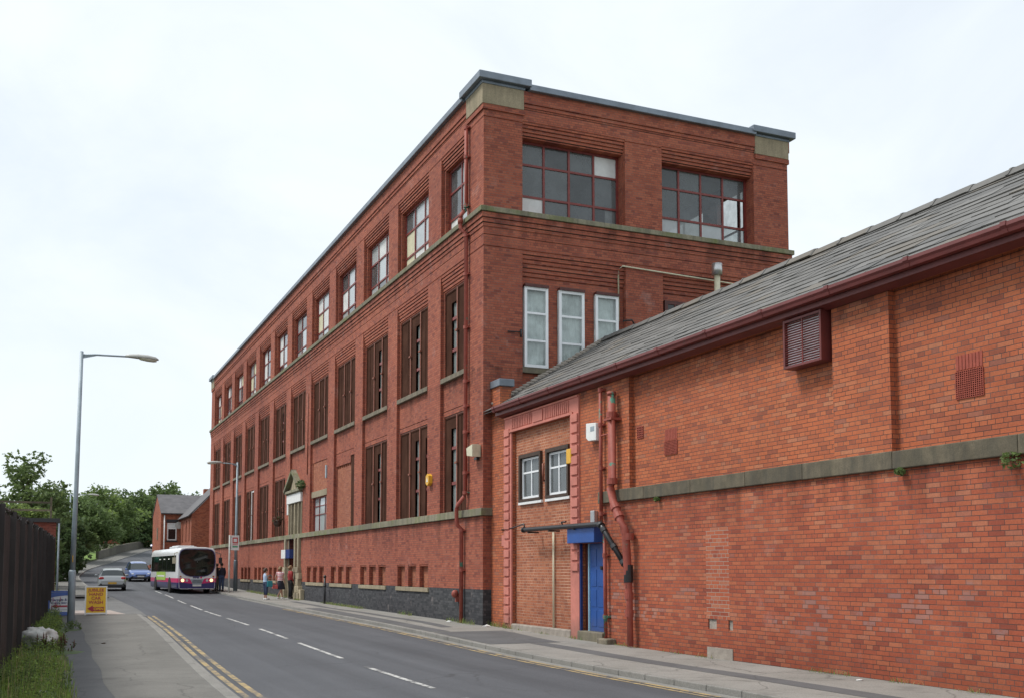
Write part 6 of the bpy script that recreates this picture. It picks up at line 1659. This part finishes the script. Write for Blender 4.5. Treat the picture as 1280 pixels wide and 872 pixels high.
# ------------------------------------------------------------------ trees and growth
def leafcloud(mb, rnd, c, r, n, size, m, flat=0.7):
    for _ in range(n):
        while True:
            p = Vector((rnd.uniform(-1, 1), rnd.uniform(-1, 1), rnd.uniform(-1, 1)))
            if p.length < 1: break
        p = p.normalized() * (p.length ** 0.6)
        q = Vector((c[0] + p.x * r, c[1] + p.y * r, c[2] + p.z * r * flat))
        s = size * rnd.uniform(0.6, 1.35)
        a = Vector((rnd.gauss(0, 1), rnd.gauss(0, 1), rnd.gauss(0, 0.6))).normalized()
        b = a.cross(Vector((rnd.gauss(0, 1), rnd.gauss(0, 1), rnd.gauss(0, 1)))).normalized()
        k = rnd.choice(m)
        mb.poly([q - a * s, q + b * s * 0.55, q + a * s, q - b * s * 0.55], k)
def tree(name, label, x, y, z0, h, w_, seed, mats, nl=9000, size=0.20, low=0.25, trunk=0.16, spiky=0.0, lean=(0, 0), cat='tree', group='trees at the bend of the road'):
    rnd = random.Random(seed)
    t = thing(name, label, cat, (x, y, z0), 0.0, group)
    mb = MB()
    base = Vector((0, 0, -0.4)); top = Vector((lean[0], lean[1], h * 0.82))
    mb.tube([base, base.lerp(top, 0.3) + Vector((rnd.uniform(-.15, .15), 0, 0)), base.lerp(top, 0.65), top], [trunk * 1.25, trunk, trunk * 0.6, trunk * 0.15], 8)
    tips = []
    nb = 26
    for i in range(nb):
        f = low + (0.97 - low) * (i + rnd.random()) / nb
        st = base.lerp(top, max(0.15, min(0.97, f * 0.9)))
        a = i * 2.4 + rnd.uniform(-.4, .4)
        ff = (f - low) / (1 - low)
        reach = w_ / 2 * (math.sin(math.pi * (0.18 + 0.80 * ff)) ** 0.75) * rnd.uniform(0.6, 1.08)
        e = Vector((lean[0] * f + reach * math.cos(a), lean[1] * f + reach * math.sin(a), h * f + rnd.uniform(-.3, .5) + spiky * rnd.random() * ff))
        mid = st.lerp(e, 0.5) + Vector((0, 0, rnd.uniform(0, 0.3)))
        mb.tube([st, mid, e], [trunk * 0.32, trunk * 0.2, trunk * 0.05], 5)
        tips += [e, mid.lerp(e, 0.45)]
    tips.append(Vector((lean[0], lean[1], h)))
    mb.build('trunk', M['bark'], t, local=True)
    mb = MB(); nper = int(nl / len(tips))
    for e in tips:
        r = w_ * rnd.uniform(0.10, 0.19)
        kind = rnd.choice([[0, 0, 1], [1, 1, 0], [1, 2, 1], [0, 1, 2]]) if e.z > h * 0.55 else rnd.choice([[0, 0, 1], [1, 0, 1]])
        leafcloud(mb, rnd, e, r, int(nper * 0.75), size, kind)
        for q in range(3):
            d = Vector((rnd.gauss(0, 1), rnd.gauss(0, 1), rnd.gauss(0.3, .8))).normalized() * r
            leafcloud(mb, rnd, e + d, r * 0.42, int(nper * 0.09), size * 0.9, kind)
    mb.build('crown', [LF[m] for m in mats], t, local=True)
    return t
DM, ML, LL = ('dark', 'mid', 'light'), ('mid', 'light', 'lime'), ('mid', 'mid', 'light')
tree('tree', 'tall loose topped tree rising above the outbuilding roof', -0.9, 78.0, g(78), 7.9, 5.2, 1, LL, 4600, 0.17, 0.22, 0.16, 1.4)
tree('tree', 'broad green tree at the left edge above the dark fence', -4.8, 74.0, g(74), 5.4, 6.0, 2, LL, 5000, 0.17, 0.2, 0.2)
tree('tree', 'dark dense tree directly behind the near lamp post', 0.9, 104.0, g(104), 5.7, 6.2, 3, DM, 8000, 0.20, 0.08, 0.22)
tree('tree', 'rounded mid green tree above the lawn patch', 3.8, 126.0, g(126), 6.2, 8.0, 4, LL, 8000, 0.22, 0.36, 0.22)
tree('tree', 'yellow green tree in front of the distant brick building', 7.2, 143.0, g(143), 6.9, 8.0, 5, ML, 7000, 0.23, 0.40, 0.22, 0.6)
tree('tree', 'dark tree overhanging the bend just left of the house', 12.1, 160.0, g(160), 7.0, 7.4, 6, DM, 9000, 0.24, 0.10, 0.24, 0.6)
tree('tree', 'tall tree top showing over the house roof', 17.4, 172.0, g(172), 8.4, 9.5, 7, LL, 8000, 0.26, 0.3, 0.25)
tree('tree', 'tree top just showing between the house and the mill', 20.6, 132.0, g(132), 8.9, 6.5, 8, LL, 7000, 0.22, 0.3, 0.22)
tree('tree', 'spreading tree behind the far trees at centre of the wood', 1.0, 165.0, g(165), 7.2, 10.0, 9, DM, 9000, 0.26, 0.3, 0.25)
tree('tree', 'dark tree filling the gap left of the near lamp post', -4.2, 100.0, g(100), 6.0, 7.5, 10, DM, 9000, 0.2, 0.06, 0.22)
tree('bush', 'dense dark bush overhanging the left footway beyond the outbuilding', 1.15, 92.0, g(92), 4.4, 3.6, 12, ('dark', 'dark', 'mid'), 7000, 0.15, 0.03, 0.10, cat='bush', group='bushes on the left bank')
tree('bush', 'large dark bush between the outbuilding and the lamp post', -0.6, 82.0, g(82), 3.8, 3.6, 13, ('dark', 'mid', 'mid'), 6000, 0.14, 0.03, 0.10, cat='bush', group='bushes on the left bank')
tree('bush', 'low dark hedge bush at the foot of the dark tree', 0.9, 112.0, g(112), 4.0, 4.5, 14, ('dark', 'dark', 'mid'), 6000, 0.18, 0.03, 0.10, cat='bush', group='bushes on the left bank')
t = thing('roof_plant', 'light green shrub growing on the flat roof of the outbuilding', 'plant', (-1.6, 62.5, 4.25))
mb = MB(); rnd = random.Random(21)
for q in range(12): leafcloud(mb, rnd, (rnd.uniform(-1.8, 1.9), rnd.uniform(-.6, 1), rnd.uniform(0.15, 0.75)), 0.45, 130, 0.09, [0, 1])
mb.build('foliage', [LF['light'], LF['lime']], t, local=True)
mb = MB()
for q in range(10): mb.tube([(rnd.uniform(-1.6, 1.6), 0, -0.05), (rnd.uniform(-1.6, 1.6), rnd.uniform(-.4, .4), 0.7)], 0.012, 4)
mb.build('stem', M['bark'], t, local=True)
# verge: rank grass and weeds (uncountable), plus the plants that stand out
rnd = random.Random(31)
mb = MB()
def blade(mb, x, y, z, h, lean, w_, m):
    a = rnd.uniform(0, 6.28); d = Vector((math.cos(a), math.sin(a), 0)); n = Vector((-d.y, d.x, 0)) * w_
    p0 = Vector((x, y, z)); p1 = p0 + d * lean * 0.35 + Vector((0, 0, h * 0.6)); p2 = p0 + d * lean + Vector((0, 0, h))
    mb.poly([p0 - n, p0 + n, p1 + n * 0.7, p1 - n * 0.7], m); mb.poly([p1 - n * 0.7, p1 + n * 0.7, p2], m)
for i in range(13000):
    y = 9 + 30 * rnd.random() ** 1.25
    x0, x1 = fx(y) + 0.12, 0.44 + 0.010 * (y - 15)
    x = rnd.uniform(x0, x1 + rnd.choice([0, 0, 0, 0.06]))
    edge = (x - x0) / max(0.1, x1 - x0)
    h = rnd.choice([0.07, 0.1, 0.14, 0.2, 0.34]) * rnd.uniform(0.7, 1.3) * (1.35 - 0.8 * edge) * (1.0 if y < 22 else 0.45)
    blade(mb, x, y, g(y) - 0.03, h, rnd.uniform(0.02, 0.12), rnd.uniform(0.004, 0.008), rnd.choice([0, 0, 2, 2, 2, 3] if edge > 0.45 else [0, 0, 2, 3, 3, 1]))
for i in range(2200):
    y = 9 + 30 * rnd.random(); x0, x1 = fx(y) + 0.10, 0.36 + 0.012 * (y - 15)
    x = rnd.uniform(x0, x0 + (x1 - x0) * 0.85); hgt = rnd.uniform(0.03, 0.30)
    leafcloud(mb, rnd, (x, y, g(y) + hgt), 0.10, 5, rnd.uniform(0.012, 0.024), [1, 0, 4, 2])
tag(mb.build('verge_grass', [LF['grass'], LF['light'], LF['lime'], LF['dry'], LF['mid']]), 'rank grass and weeds along the foot of the dark fence', 'grass', kind='stuff')
# weeds along the foot of the mill and the workshop
mb = MB()
def tuft(y, x, n, h=0.14):
    for i in range(n):
        blade(mb, x + rnd.uniform(-.10, .05), y + rnd.gauss(0, .22), g(y) - 0.02, rnd.uniform(0.3, 1) * h, rnd.uniform(.02, .09), .006, rnd.choice([0, 1, 2]))
for y in frange(57.5, 68, 0.30): tuft(y, 11.98 - rnd.random() * 0.2, 24, 0.20)
for y in frange(42.6, 49.0, 0.22): tuft(y, 11.98, 22, 0.16)
for y in (31.0, 31.4, 32.2, 30.5, 29.5, 29.2, 28.6, 28.4, 36.4, 37.2): tuft(y, 11.98 if y > 29.8 else 12.3, 36, 0.22)
for y in (53.6, 53.9, 54.3): tuft(y, 11.8, 40, 0.15)
for y in (27.6, 26.0, 24.3, 24.1, 22.6, 21.9, 21.4, 19.6, 18.5, 15.0, 14.4, 13.0, 11.6): tuft(y, 12.32, 26, 0.13)
tag(mb.build('wall_foot_weeds', [LF['grass'], LF['light'], LF['dry']]), 'grass and weeds growing where the footway meets the mill and workshop walls', 'weeds', kind='stuff')
for x, y, z, s, lb in ((12.27, 10.75, 3.12, 0.17, 'green weed hanging under the right end of the stone band'), (12.28, 12.9, 3.14, 0.08, 'tiny weed under the stone band below the right pilaster'), (12.30, 20.2, 3.15, 0.06, 'smallest weed under the left part of the stone band')):
    o = MB(); leafcloud(o, rnd, (x, y, z), s, 110, 0.035, [0, 1, 1]); tag(o.build('wall_weed', [LF['mid'], LF['light']]), lb, 'weed', 'weeds rooted in the workshop wall')
o = MB(); leafcloud(o, rnd, (11.98, 54.0, 5.95), 0.30, 160, 0.07, [0, 1]); tag(o.build('wall_weed', [LF['dark'], LF['mid']]), 'dark weed growing beside the mossy pediment', 'weed')
o = MB(); leafcloud(o, rnd, (11.75, 58.9, 4.35), 0.30, 200, 0.06, [0, 1, 1]); tag(o.build('basket_flowers', [LF['dark'], LF['rusty']]), 'faded reddish flowers spilling from the hanging basket', 'flowers')
def weedplant(name, label, x, y, h, n, lm, fm, seed, spread=0.3):
    r_ = random.Random(seed); t = thing(name, label, 'plant', (x, y, g(y)), 0, 'weeds by the fence')
    st, lf, fl = MB(), MB(), MB()
    for i in range(n):
        bx, by_ = r_.gauss(0, spread), r_.gauss(0, spread); hh = h * r_.uniform(0.6, 1.05); lx, ly = r_.uniform(-.08, .12), r_.uniform(-.08, .08)
        st.tube([(bx, by_, -0.05), (bx + lx * .5, by_ + ly * .5, hh * .5), (bx + lx, by_ + ly, hh)], [.006, .005, .003], 4)
        for q in range(11):
            f = r_.uniform(0.1, 0.9); leafcloud(lf, r_, (bx + lx * f, by_ + ly * f, hh * f), 0.06, 4, 0.020, [0, 1])
        if fm: fl.tube([(bx + lx, by_ + ly, hh - 0.12), (bx + lx, by_ + ly, hh - .04), (bx + lx, by_ + ly, hh + 0.05)], [0.012, 0.015, 0.004], 6); fl.build('flower_head', LF[fm], t, local=True); fl = MB()
    st.ball((0, 0, -0.03), (spread * 2.6, spread * 2.6, 0.06), 8)
    st.build('stem', LF['mid'], t, local=True); lf.build('leaves', [LF[lm[0]], LF[lm[1]]], t, local=True)
weedplant('flowering_weed', 'pink flowered willowherb at the fence end by the white and blue board', 0.14, 39.4, 0.62, 12, ('mid', 'light'), 'pinkish', 41)
weedplant('flowering_weed', 'rusty seeded dock clump around the white sack', 0.20, 24.6, 0.36, 18, ('rusty', 'mid'), 'rusty', 42, 0.30)
weedplant('tall_weed', 'tall green weeds in front of the lamp post foot', 0.28, 32.0, 0.26, 24, ('mid', 'light'), None, 43, 0.35)
weedplant('tall_weed', 'tall leafy weeds against the fence beyond the white sack', -0.10, 28.6, 0.36, 24, ('mid', 'light'), None, 44, 0.35)
weedplant('tall_weed', 'leafy weeds near the left bottom corner by the fence foot', -0.45, 17.0, 0.5, 30, ('light', 'mid'), None, 45, 0.3)
